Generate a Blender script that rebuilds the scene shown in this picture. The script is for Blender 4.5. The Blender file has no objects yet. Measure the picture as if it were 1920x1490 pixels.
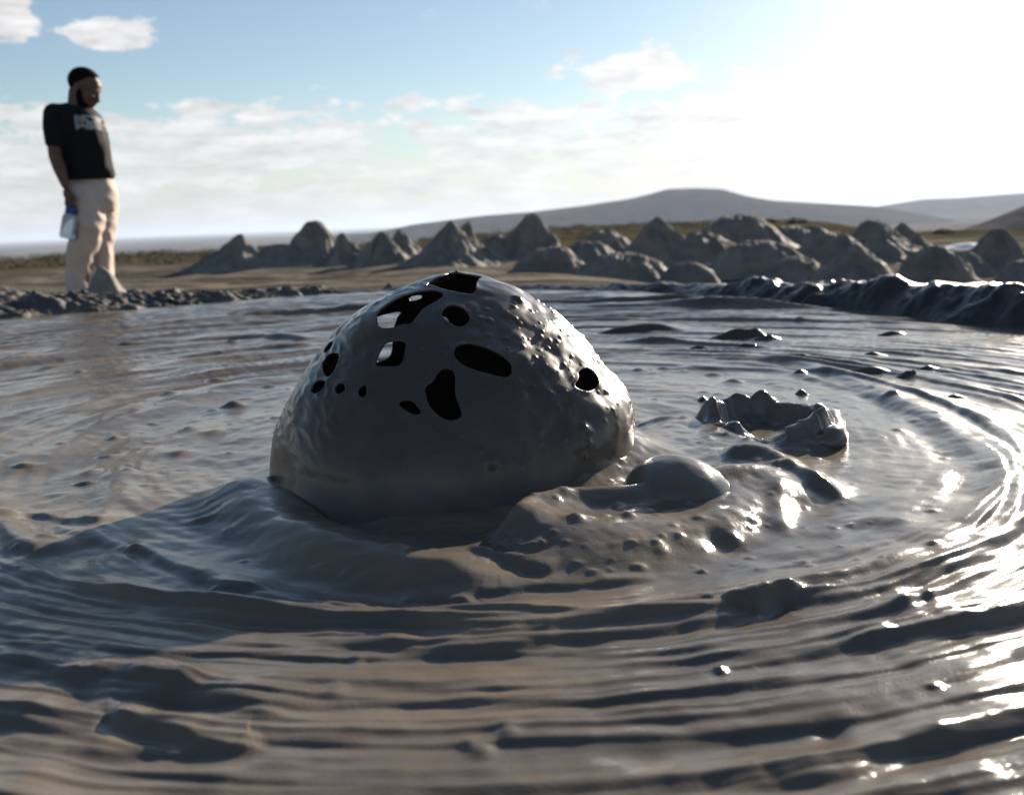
import bpy, bmesh, math, random
import numpy as np
from mathutils import Vector, Matrix

SC = bpy.context.scene
COL = SC.collection
random.seed(5)
RNG = np.random.default_rng(11)

# ------------------------------------------------------------------ camera
F, W, H, CH = 1884.0, 1920, 1490, 0.37          # focal length in photo pixels, photo size, eye height
_p, _r = math.atan(330 / F), math.radians(2.2)
_f = np.array([0, math.cos(_p), -math.sin(_p)])
_u0 = np.array([0, math.sin(_p), math.cos(_p)])
_r0 = np.array([1.0, 0, 0])
_rt = _r0 * math.cos(_r) - _u0 * math.sin(_r)
_up = _u0 * math.cos(_r) + _r0 * math.sin(_r)
EYE = np.array([0, 0, CH])

def ray(x, y):
    d = _f * F + _rt * (x - W / 2) + _up * (H / 2 - y)
    return d / np.linalg.norm(d)
def at(x, y, z=0.0):
    d = ray(x, y); return EYE + d * ((z - CH) / d[2])
def dep(x, y, Y):
    d = ray(x, y); return EYE + d * (Y / d[1])
def proj(P):
    v = P - EYE; c = np.maximum(v @ _f, 1e-4)
    return np.stack([W / 2 + F * (v @ _rt) / c, H / 2 - F * (v @ _up) / c], -1)

cam = bpy.data.cameras.new('camera')
cam.sensor_fit = 'HORIZONTAL'; cam.sensor_width = 36
cam.lens = F / W * 36
cam.clip_start = 0.02; cam.clip_end = 60000
cam.dof.use_dof = True; cam.dof.focus_distance = 1.36; cam.dof.aperture_fstop = 6.0
co = bpy.data.objects.new('camera', cam); COL.objects.link(co)
m = Matrix(((_rt[0], _up[0], -_f[0], EYE[0]), (_rt[1], _up[1], -_f[1], EYE[1]), (_rt[2], _up[2], -_f[2], EYE[2]), (0, 0, 0, 1)))
co.matrix_world = m
SC.camera = co

# ------------------------------------------------------------------ light and sky
SUN_AZ, SUN_EL = math.radians(32.5), math.radians(18)     # azimuth to the right of straight ahead (+Y)
SUN = np.array([math.sin(SUN_AZ) * math.cos(SUN_EL), math.cos(SUN_AZ) * math.cos(SUN_EL), math.sin(SUN_EL)])
sl = bpy.data.lights.new('sun', 'SUN'); sl.energy = 5.0; sl.angle = math.radians(0.55); sl.color = (1.0, 0.87, 0.72)
so = bpy.data.objects.new('sun', sl); COL.objects.link(so)
so.rotation_euler = Vector(SUN).to_track_quat('Z', 'Y').to_euler()
so.location = (20, 30, 20)

world = bpy.data.worlds.new('World'); SC.world = world
world.use_nodes = True
SKY_STRENGTH = 0.05
vs = SC.view_settings
vs.view_transform = 'Standard'; vs.look = 'None'; vs.exposure = 1.15; vs.gamma = 1.0; vs.use_curve_mapping = False

class NT:
    """terse node-tree builder"""
    def __init__(s, tree):
        s.t = tree; s.t.nodes.clear()
    def n(s, kind, **kw):
        nd = s.t.nodes.new(kind)
        ins = kw.pop('ins', {})
        for k, v in kw.items(): setattr(nd, k, v)
        for k, v in ins.items(): s.set(nd.inputs[k], v)
        return nd
    def set(s, sock, v):
        if isinstance(v, bpy.types.NodeSocket): s.t.links.new(v, sock)
        elif isinstance(v, bpy.types.Node): s.t.links.new(v.outputs[0], sock)
        else: sock.default_value = v
    def m(s, op, a, b=None, c=None, clamp=False):
        nd = s.t.nodes.new('ShaderNodeMath'); nd.operation = op; nd.use_clamp = clamp
        s.set(nd.inputs[0], a)
        if b is not None: s.set(nd.inputs[1], b)
        if c is not None: s.set(nd.inputs[2], c)
        return nd.outputs[0]
    def sstep(s, x, a, b):
        nd = s.n('ShaderNodeMapRange', interpolation_type='SMOOTHSTEP')
        s.set(nd.inputs[0], x); nd.inputs[1].default_value = a; nd.inputs[2].default_value = b
        return nd.outputs[0]
    def mix(s, f, a, b):
        nd = s.n('ShaderNodeMix', data_type='RGBA')
        s.set(nd.inputs[0], f); s.set(nd.inputs[6], a); s.set(nd.inputs[7], b)
        return nd.outputs[2]
    def noise(s, vec, scale, detail=4, rough=0.55, dist=0.0):
        nd = s.n('ShaderNodeTexNoise'); nd.inputs['Scale'].default_value = scale; nd.inputs['Detail'].default_value = detail
        nd.inputs['Roughness'].default_value = rough; nd.inputs['Distortion'].default_value = dist
        if vec is not None: s.set(nd.inputs['Vector'], vec)
        return nd.outputs[0]
    def xyz(s, x, y, z=0.0):
        nd = s.n('ShaderNodeCombineXYZ'); s.set(nd.inputs[0], x); s.set(nd.inputs[1], y); s.set(nd.inputs[2], z)
        return nd.outputs[0]
    def ramp(s, f, stops):
        nd = s.n('ShaderNodeValToRGB'); s.set(nd.inputs[0], f)
        e = nd.color_ramp.elements
        while len(e) < len(stops): e.new(0.5)
        for i, (p, c) in enumerate(stops):
            e[i].position = p; e[i].color = (*c, 1)
        return nd.outputs[0]

def azel(px, py):
    d = ray(px, py)
    return math.degrees(math.atan2(d[0], d[1])), math.degrees(math.asin(d[2]))

def build_world():
    g = NT(world.node_tree)
    out = g.n('ShaderNodeOutputWorld'); bg = g.n('ShaderNodeBackground')
    bg.inputs['Strength'].default_value = SKY_STRENGTH
    g.t.links.new(bg.outputs[0], out.inputs[0])
    sky = g.n('ShaderNodeTexSky', sky_type='NISHITA', sun_disc=False)
    sky.sun_elevation = SUN_EL; sky.sun_rotation = SUN_AZ
    sky.air_density = 1.0; sky.dust_density = .2; sky.ozone_density = 1.6; sky.altitude = 100
    tc = g.n('ShaderNodeTexCoord')
    sep = g.n('ShaderNodeSeparateXYZ'); g.set(sep.inputs[0], tc.outputs['Generated'])
    x, y, z = sep.outputs
    el = g.m('MULTIPLY', g.m('ARCSINE', z), 180 / math.pi)
    az = g.m('MULTIPLY', g.m('ARCTAN2', x, y), 180 / math.pi)
    # aureole round the sun
    dot = g.n('ShaderNodeVectorMath', operation='DOT_PRODUCT'); g.set(dot.inputs[0], tc.outputs['Generated']); dot.inputs[1].default_value = tuple(SUN)
    gam = g.m('MULTIPLY', g.m('ARCCOSINE', g.m('MINIMUM', dot.outputs['Value'], 1.0)), 180 / math.pi)
    k = 1 / SKY_STRENGTH
    glow = g.m('ADD', g.m('MULTIPLY', g.m('EXPONENT', g.m('DIVIDE', gam, -4.0)), 1.6 * k), g.m('MULTIPLY', g.m('EXPONENT', g.m('DIVIDE', gam, -9.0)), 0.40 * k))
    # clouds
    wob = g.noise(g.xyz(g.m('MULTIPLY', az, .6), g.m('MULTIPLY', el, 1.1), 3.1), 1.0, 4)
    v = g.xyz(g.m('MULTIPLY', az, .34), g.m('ADD', g.m('MULTIPLY', el, .75), g.m('MULTIPLY', wob, .5)), 1.7)
    n = g.noise(v, 1.0, 8, .6)
    band = g.m('MULTIPLY', g.sstep(el, 8.6, 5.2), .255)
    bias = g.m('ADD', band, -.17)
    spots = [(5, 28, 1.5, 1.2, .55), (208, 58, 2.5, .75, .5), (650, 270, 2.8, .85, .3), (250, 250, 3.4, 1.2, .22), (390, 275, 4.5, 1.3, .26), (890, 252, 3.0, .75, .24), (1060, 240, 3, .7, .2), (1190, 145, 5.0, 1.7, .34), (1340, 228, 3.2, .5, .3), (120, 330, 9, 2.0, .2)]
    for (px, py, a, b, s) in spots:
        A, E = azel(px, py)
        da = g.m('DIVIDE', g.m('SUBTRACT', az, A), a); de = g.m('DIVIDE', g.m('SUBTRACT', el, E), b)
        q = g.m('EXPONENT', g.m('MULTIPLY', g.m('ADD', g.m('MULTIPLY', da, da), g.m('MULTIPLY', de, de)), -1.0))
        bias = g.m('MAXIMUM', bias, g.m('SUBTRACT', g.m('MULTIPLY', q, s), .2))
    veil = g.m('MULTIPLY', g.m('EXPONENT', g.m('DIVIDE', gam, -11.0)), .14)
    dens = g.sstep(g.m('ADD', g.m('ADD', n, bias), veil), .485, .585)
    low = g.sstep(el, 7.0, -1.5)                                    # everything pales into the horizon
    shade = g.noise(g.xyz(g.m('MULTIPLY', az, .32), g.m('MULTIPLY', el, 1.3), 9.0), 1.0, 6, .6)
    cb = g.m('ADD', g.m('ADD', .10, g.m('MULTIPLY', shade, .48)), g.m('MULTIPLY', g.m('EXPONENT', g.m('DIVIDE', gam, -22.0)), .28))
    cl = g.n('ShaderNodeVectorMath', operation='SCALE'); cl.inputs[0].default_value = (1.0 * k, .985 * k, .985 * k); g.set(cl.inputs['Scale'], cb)
    hz = g.n('ShaderNodeVectorMath', operation='SCALE'); hz.inputs[0].default_value = (.27 * k, .29 * k, .325 * k); hz.inputs['Scale'].default_value = 1.0
    c = g.mix(g.m('MULTIPLY', low, .85), sky.outputs[0], hz.outputs[0])
    c = g.mix(g.m('MULTIPLY', dens, g.m('SUBTRACT', .95, g.m('MULTIPLY', low, .45))), c, cl.outputs[0])
    gl = g.n('ShaderNodeVectorMath', operation='SCALE'); gl.inputs[0].default_value = (1, .98, .95); g.set(gl.inputs['Scale'], glow)
    add = g.n('ShaderNodeVectorMath', operation='ADD'); g.set(add.inputs[0], c); g.set(add.inputs[1], gl.outputs[0])
    g.set(bg.inputs[0], add.outputs[0])
build_world()

# ------------------------------------------------------------------ helpers
_perm = np.random.default_rng(3).permutation(256).astype(np.int32)
_perm = np.concatenate([_perm, _perm, _perm])
_grad = np.random.default_rng(4).normal(size=(256, 3)); _grad /= np.linalg.norm(_grad, axis=1)[:, None]
_grad = _grad.astype(np.float32)
def pn(x, y, z=0.0):
    """Perlin noise, about -1..1"""
    x, y, z = np.broadcast_arrays(np.asarray(x, np.float32), np.asarray(y, np.float32), np.asarray(z, np.float32))
    xi, yi, zi = np.floor(x).astype(np.int32), np.floor(y).astype(np.int32), np.floor(z).astype(np.int32)
    xf, yf, zf = x - xi, y - yi, z - zi
    xi &= 255; yi &= 255; zi &= 255
    u, v, w = (t * t * t * (t * (t * 6 - 15) + 10) for t in (xf, yf, zf))
    r = 0
    for a in (0, 1):
        for b in (0, 1):
            for c in (0, 1):
                gi = _perm[_perm[_perm[xi + a] + yi + b] + zi + c] 
                g = _grad[gi]
                d = g[..., 0] * (xf - a) + g[..., 1] * (yf - b) + g[..., 2] * (zf - c)
                r = r + d * (u if a else 1 - u) * (v if b else 1 - v) * (w if c else 1 - w)
    return r * 1.5
def fbm(x, y, z=0.0, o=4, g=.5):
    s, a = 0, 1.0
    for i in range(o):
        s = s + a * pn(x * 2 ** i + 7.3 * i, y * 2 ** i - 3.1 * i, np.asarray(z) * 2 ** i); a *= g
    return s
def ss(x, a, b):
    t = np.clip((x - a) / (b - a), 0, 1); return t * t * (3 - 2 * t)

def chaikin(P, it=2, closed=True):
    P = np.asarray(P, float)
    for _ in range(it):
        Q = np.roll(P, -1, 0) if closed else P[1:]
        A = P if closed else P[:-1]
        N = np.stack([A * .75 + Q * .25, A * .25 + Q * .75], 1).reshape(-1, P.shape[1])
        P = N if closed else np.vstack([P[:1], N, P[-1:]])
    return P
def seg_dist(X, Y, P, closed=False):
    """distance to polyline, side (+1 left of travel), parameter 0..1 along it"""
    P = np.asarray(P, float); Q = np.roll(P, -1, 0) if closed else P[1:]; A = P if closed else P[:-1]
    L = np.linalg.norm(Q - A, axis=1); acc = np.concatenate([[0], np.cumsum(L)]); tot = acc[-1]
    best = np.full(X.shape, 1e9); side = np.zeros(X.shape); par = np.zeros(X.shape)
    for i in range(len(A)):
        ax, ay = A[i]; dx, dy = Q[i] - A[i]; l2 = dx * dx + dy * dy + 1e-12
        t = np.clip(((X - ax) * dx + (Y - ay) * dy) / l2, 0, 1)
        ex, ey = X - ax - t * dx, Y - ay - t * dy
        d = ex * ex + ey * ey
        k = d < best
        best = np.where(k, d, best); side = np.where(k, np.sign(dx * ey - dy * ex), side)
        par = np.where(k, (acc[i] + t * L[i]) / tot, par)
    return np.sqrt(best), side, par
def inside(X, Y, P):
    P = np.asarray(P); r = np.zeros(X.shape, bool); j = len(P) - 1
    for i in range(len(P)):
        xi, yi = P[i]; xj, yj = P[j]
        c = ((yi > Y) != (yj > Y)) & (X < (xj - xi) * (Y - yi) / (yj - yi + 1e-12) + xi)
        r ^= c; j = i
    return r
def sdf(X, Y, P):
    """signed distance to a closed polygon, positive outside"""
    d, _, _ = seg_dist(X, Y, P, True)
    return np.where(inside(X, Y, P), -d, d)

def tag(o, label=None, cat=None, group=None, kind=None):
    if label: o['label'] = label
    if cat: o['category'] = cat
    if group: o['group'] = group
    if kind: o['kind'] = kind
    return o
def mesh(name, V, Fc, mat, parent=None, smooth=True, loc=None):
    """link one mesh object; V in world coordinates"""
    V = np.asarray(V, float)
    if parent is not None: V = V - np.array(parent.location)
    elif loc is not None: V = V - np.asarray(loc)
    me = bpy.data.meshes.new(name)
    if isinstance(Fc, np.ndarray):
        k = Fc.shape[1]
        me.vertices.add(len(V)); me.vertices.foreach_set('co', V.astype(np.float32).ravel())
        me.loops.add(Fc.size); me.loops.foreach_set('vertex_index', Fc.astype(np.int32).ravel())
        me.polygons.add(len(Fc)); me.polygons.foreach_set('loop_start', np.arange(0, Fc.size, k, dtype=np.int32))
        me.update(calc_edges=True); me.validate()
    else:
        me.from_pydata([tuple(v) for v in V], [], Fc); me.update()
    me.polygons.foreach_set('use_smooth', np.full(len(me.polygons), smooth))
    me.materials.append(mat)
    o = bpy.data.objects.new(name, me); COL.objects.link(o)
    if parent is not None: o.parent = parent
    elif loc is not None: o.location = tuple(loc)
    return o
def grid_faces(nu, nv, wrap_u=False):
    i = np.arange(nu if wrap_u else nu - 1); j = np.arange(nv - 1)
    I, J = np.meshgrid(i, j, indexing='ij'); I2 = (I + 1) % nu
    return np.stack([I * nv + J, I2 * nv + J, I2 * nv + J + 1, I * nv + J + 1], -1).reshape(-1, 4)
def empty(name, loc):
    o = bpy.data.objects.new(name, None); COL.objects.link(o); o.location = tuple(loc); o.empty_display_size = .1
    return o

# ------------------------------------------------------------------ materials
def material(name):
    mt = bpy.data.materials.new(name); mt.use_nodes = True
    g = NT(mt.node_tree)
    out = g.n('ShaderNodeOutputMaterial'); b = g.n('ShaderNodeBsdfPrincipled')
    g.t.links.new(b.outputs[0], out.inputs[0])
    return mt, g, b
def bump(g, b, h, strength, dist):
    bp = g.n('ShaderNodeBump'); bp.inputs['Strength'].default_value = strength; bp.inputs['Distance'].default_value = dist
    g.set(bp.inputs['Height'], h); g.t.links.new(bp.outputs[0], b.inputs['Normal'])
def pos(g):
    return g.n('ShaderNodeNewGeometry').outputs['Position']

RC = (-0.05, 1.75)                                  # centre of the rings in the mud
def wet_mud(name, dark=(.108, .094, .078), tan=(.175, .144, .106), rough=(.09, .20), bs=.22, spec=.26, rings=True, fine=.0012, coat=.0):
    mt, g, b = material(name)
    P = pos(g)
    sp = g.n('ShaderNodeSeparateXYZ'); g.set(sp.inputs[0], P)
    if rings:
        dx = g.m('SUBTRACT', sp.outputs[0], RC[0]); dy = g.m('SUBTRACT', sp.outputs[1], RC[1])
        rr = g.m('SQRT', g.m('ADD', g.m('MULTIPLY', dx, dx), g.m('MULTIPLY', dy, dy)))
        th = g.m('ARCTAN2', dx, g.m('MULTIPLY', dy, -1.0))
        wv = g.noise(P, 2.0, 2)
        v = g.xyz(g.m('ADD', g.m('MULTIPLY', rr, 9.0), wv), g.m('MULTIPLY', th, 2.2), 0.0)
        big = g.noise(v, 1.0, 4, .55)
        v2 = g.xyz(g.m('ADD', g.m('MULTIPLY', rr, 70.0), g.m('MULTIPLY', wv, 8.0)), g.m('MULTIPLY', th, 9.0), 0.0)
        streak = g.noise(v2, 1.0, 4, .6)
    else:
        big = g.noise(P, 9.0, 4); streak = g.noise(P, 60, 3)
    blot = g.noise(P, 2.6, 3)
    f = g.sstep(g.m('ADD', g.m('MULTIPLY', big, .6), g.m('MULTIPLY', blot, .4)), .42, .60)
    base = g.mix(f, (*dark, 1), (*tan, 1))
    base = g.mix(g.m('MULTIPLY', g.sstep(streak, .5, .8), .35), base, (*[c * .72 for c in dark], 1))
    g.set(b.inputs['Base Color'], base)
    rgh = g.noise(P, 14.0, 4)
    mr = g.n('ShaderNodeMapRange'); g.set(mr.inputs[0], g.m('ADD', g.m('MULTIPLY', rgh, .6), g.m('MULTIPLY', f, .3)))
    mr.inputs[1].default_value = .25; mr.inputs[2].default_value = .7; mr.inputs[3].default_value = rough[0]; mr.inputs[4].default_value = rough[1]
    g.set(b.inputs['Roughness'], mr.outputs[0])
    b.inputs['Specular IOR Level'].default_value = spec
    b.inputs['Coat Weight'].default_value = coat; b.inputs['Coat Roughness'].default_value = .13
    fn = g.noise(P, 330, 3, .6); fn2 = g.noise(P, 38, 3, .5)
    hh = g.m('ADD', g.m('MULTIPLY', streak, .9 if rings else .3), g.m('ADD', g.m('MULTIPLY', fn, .42), g.m('MULTIPLY', fn2, .5)))
    bump(g, b, hh, bs, fine * 3)
    return mt
M = {}
M['pool'] = wet_mud('wet_mud_pool')
M['bubble'] = wet_mud('wet_mud_bubble', dark=(.066, .054, .042), tan=(.090, .070, .050), rough=(.24, .38), bs=.22, coat=.25, rings=False, fine=.0008)
M['blister'] = wet_mud('wet_mud_blister', dark=(.105, .092, .076), tan=(.15, .125, .098), rough=(.15, .30), coat=.15, spec=.5, bs=.3, rings=False, fine=.0006)
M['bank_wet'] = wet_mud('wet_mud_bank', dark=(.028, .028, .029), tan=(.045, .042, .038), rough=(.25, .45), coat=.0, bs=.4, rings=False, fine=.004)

def dry_mud(name, a, c, scale=3.0, bs=.6, bd=.02, rough=.85):
    mt, g, b = material(name); P = pos(g)
    n1 = g.noise(P, scale, 6, .6); n2 = g.noise(P, scale * 9, 4, .6)
    base = g.mix(g.sstep(n1, .38, .64), (*a, 1), (*c, 1))
    base = g.mix(g.m('MULTIPLY', g.sstep(n2, .5, .75), .5), base, (*[q * .6 for q in a], 1))
    g.set(b.inputs['Base Color'], base); b.inputs['Roughness'].default_value = rough
    b.inputs['Specular IOR Level'].default_value = .3
    bump(g, b, g.m('ADD', n1, g.m('MULTIPLY', n2, .5)), bs, bd)
    return mt
M['bank_dry'] = dry_mud('half_dry_mud', (.055, .053, .05), (.115, .104, .09), 5, .7, .02, .6)
M['cone'] = dry_mud('dried_grey_mud', (.15, .137, .120), (.23, .206, .172), 2.6, 0.5, .06, .8)
M['mound'] = dry_mud('mound_mud', (.20, .185, .16), (.27, .245, .20), 8, .5, .02, .85)
M['painted_sheen_flow'] = dry_mud('painted_sheen_mud', (.42, .42, .42), (.5, .5, .5), 2, .2, .02, .25)  # sky reflection on the wet flow, painted in as a pale base colour

def ground_mat():
    mt, g, b = material('ground_soil'); P = pos(g)
    sp = g.n('ShaderNodeSeparateXYZ'); g.set(sp.inputs[0], P)
    d = g.m('SQRT', g.m('ADD', g.m('MULTIPLY', sp.outputs[0], sp.outputs[0]), g.m('MULTIPLY', sp.outputs[1], sp.outputs[1])))
    st = g.n('ShaderNodeMapping'); st.inputs['Scale'].default_value = (.35, 1.1, 1); st.inputs['Rotation'].default_value = (0, 0, math.radians(28)); g.set(st.inputs[0], P)
    n1 = g.noise(st.outputs[0], 1.1, 6, .6); n2 = g.noise(P, 9, 5, .6)
    sand = g.mix(g.sstep(g.m('ADD', g.m('MULTIPLY', n1, .75), g.m('MULTIPLY', n2, .25)), .40, .60), (.055, .050, .045, 1), (.19, .168, .138, 1))
    gn = g.noise(P, .35, 5, .6)
    grass = g.mix(g.sstep(gn, .4, .62), (.052, .048, .026, 1), (.10, .085, .056, 1))
    gm = g.sstep(g.m('ADD', d, g.m('MULTIPLY', gn, 22)), 42, 52)
    c = g.mix(gm, sand, grass)
    fn = g.noise(P, .0035, 5, .6)
    plain = g.mix(g.sstep(fn, .42, .60), (.07, .064, .058, 1), (.16, .145, .125, 1))
    c = g.mix(g.sstep(d, 220, 500), c, plain)
    g.set(b.inputs['Base Color'], c); b.inputs['Roughness'].default_value = 1.0; b.inputs['Specular IOR Level'].default_value = 0.0
    bump(g, b, g.m('ADD', n1, n2), .7, .04)
    return mt
M['ground'] = ground_mat()
def hill_mat(name, a, c, s):
    mt, g, b = material(name); P = pos(g)
    n = g.noise(P, s, 7, .62)
    g.set(b.inputs['Base Color'], g.mix(g.sstep(n, .35, .65), (*a, 1), (*c, 1))); b.inputs['Roughness'].default_value = 1.0; b.inputs['Specular IOR Level'].default_value = 0.0
    bump(g, b, n, .8, 12)
    return mt
M['hill'] = hill_mat('hill_scrub', (.035, .034, .034), (.075, .068, .06), .006)
M['hill_brown'] = hill_mat('hill_brown_earth', (.05, .038, .03), (.09, .07, .055), .02)
def plain_mat(name, col, rough=.7, **kw):
    mt, g, b = material(name); P = g.n('ShaderNodeTexCoord').outputs['Object']
    n = g.noise(P, kw.get('scale', 40), 4)
    g.set(b.inputs['Base Color'], g.mix(n, (*[c * kw.get('lo', .8) for c in col], 1), (*[min(1, c * 1.15) for c in col], 1)))
    b.inputs['Roughness'].default_value = rough; b.inputs['Specular IOR Level'].default_value = kw.get('spec', .35)
    if kw.get('bump'): bump(g, b, n, .4, kw['bump'])
    return mt
M['skin'] = plain_mat('brown_skin', (.13, .070, .050), .6)
M['hair'] = plain_mat('black_hair', (.006, .005, .005), .95, scale=160, bump=.003, spec=.1)
M['trousers'] = plain_mat('beige_cotton', (.52, .43, .37), .9, scale=25, lo=.92, bump=.004)
M['shoe'] = plain_mat('grey_shoe', (.2, .19, .17), .7)
M['cap'] = plain_mat('blue_plastic', (.02, .07, .30), .35)
M['print'] = plain_mat('dark_print', (.04, .045, .06), .5)
M['eye'] = plain_mat('eye_dark', (.02, .015, .012), .2)
M['leaf'] = plain_mat('olive_scrub', (.10, .088, .044), .8, scale=3)
M['leaf2'] = plain_mat('dark_scrub', (.055, .06, .03), .8, scale=3)
def bottle_mat():
    mt, g, b = material('clear_bottle_plastic')
    b.inputs['Base Color'].default_value = (.62, .70, .74, 1); b.inputs['Roughness'].default_value = .18
    b.inputs['Transmission Weight'].default_value = .55; b.inputs['IOR'].default_value = 1.2
    return mt
M['bottle'] = bottle_mat()

# ------------------------------------------------------------------ pool outline and land
POOL = [(-2.42, 4.78), (-2.0, 5.0), (-1.66, 5.19), (-1.07, 5.70), (-.4, 5.68), (.14, 5.40), (.65, 4.98), (.95, 4.45), (1.15, 3.98), (1.36, 3.43), (1.50, 2.85), (1.75, 2.2),
        (1.85, 1.4), (1.65, .5), (1.1, -.4), (.2, -1.0), (-1.0, -1.1), (-2.4, -.5), (-3.4, .8), (-3.7, 2.4), (-3.2, 3.9)]
POOL = chaikin(POOL, 1)

def land_z(x, y):
    x = np.asarray(x, float); y = np.asarray(y, float)
    d = np.hypot(x, y); a = np.degrees(np.arctan2(x, y))
    s = sdf(x, y, POOL)
    right = ss(a, -4, 14)
    L = 15 * (1 - right) + 6.5 * right
    z = -.03 - .60 * ss(s, .1, L)
    z = np.where(s < .35, np.minimum(z, -.03 - .35 * ss(-s, -.35, .2)), z)
    z = z + ss(s, 1.5, 8) * .09 * fbm(x * .35, y * .35, 2.2, 3) + ss(s, .8, 3) * .03 * fbm(x * 1.3, y * 1.3, 5.2, 3)
    edge = 50 + 80 * ss(a, -8, 8) - 95 * ss(a, 13, 21) + 4 * pn(a * .2, 0.5, .1)
    far = ss(d, edge, edge * 4 + 250)
    z = z * (1 - far) - (40 + CH) * far
    return z

def build_ground():
    nr, na = 330, 540
    r = np.concatenate([[.05], np.geomspace(.5, 45000, nr - 1)])
    a = np.concatenate([np.linspace(-180, -42, 70, endpoint=False), np.linspace(-42, 42, na - 140, endpoint=False), np.linspace(42, 180, 70, endpoint=False)]) * math.pi / 180
    A, R = np.meshgrid(a, r, indexing='ij')
    X, Y = R * np.sin(A), R * np.cos(A)
    Z = land_z(X, Y)
    o = mesh('ground', np.stack([X, Y, Z], -1).reshape(-1, 3), grid_faces(len(a), nr, True)[:, ::-1].copy(), M['ground'])
    tag(o, 'pale sandy ground with grey mud streaks stretching out to the plain', kind='structure')
build_ground()

# ------------------------------------------------------------------ hills
def hill(name, label, prof, dist, mat, thick, base=-41.0, n=260, rough=.02):
    """a ridge whose skyline runs through photo directions, at real distance, with front and back slopes"""
    prof = np.array(prof, float)
    xs = np.linspace(prof[0, 0], prof[-1, 0], n)
    ys = np.interp(xs, prof[:, 0], prof[:, 1])
    k = np.ones(3) / 3; ys = np.convolve(np.pad(ys, 1, mode='edge'), k, 'valid')
    C = np.array([dep(px, py, dist) for px, py in zip(xs, ys)])
    m_ = 60
    t = np.linspace(-1, 1, m_)
    V = []
    for i in range(n):
        hgt = C[i, 2] - base
        fall = np.cos(t * math.pi / 2) ** 1.25
        dirv = C[i, :2] / np.linalg.norm(C[i, :2])
        px = C[i, 0] + dirv[0] * t * thick; py = C[i, 1] + dirv[1] * t * thick
        gul = fbm(px / (thick * .16), py / (thick * .16), 3.3, 4)
        z = base + hgt * fall * (1 + rough * 6 * gul * (1 - np.abs(fall - .0) ** 3 * .93))
        V.append(np.stack([px, py, z], -1))
    o = mesh(name, np.array(V).reshape(-1, 3), grid_faces(n, m_), mat)
    return tag(o, label, kind='structure')
hill('hill', 'broad blue-grey hill with a flat top on the horizon', [(560, 446), (640, 440), (700, 436), (780, 420), (900, 405), (1000, 397), (1100, 385), (1180, 373), (1215, 365), (1250, 355), (1300, 353), (1355, 355), (1400, 368), (1450, 376), (1550, 382), (1640, 387), (1720, 400), (1800, 415), (1950, 440), (2100, 460)], 2600, M['hill'], 330)
hill('hill', 'paler far ridge at the right edge of the horizon', [(1500, 400), (1580, 396), (1640, 388), (1730, 374), (1800, 371), (1920, 362), (2100, 352), (2300, 372), (2600, 390)], 4200, M['hill'], 420)
hill('hill', 'brown slope rising out of the frame on the right', [(1740, 446), (1790, 436), (1850, 415), (1920, 386), (2000, 352), (2150, 320), (2400, 330), (2700, 390)], 640, M['hill_brown'], 90, base=-22)

# ------------------------------------------------------------------ mud pool
BUB = np.array([-.088, 1.50])                                       # middle of the big bubble
def w2(pts): return np.array([at(*p)[:2] for p in pts])

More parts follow.
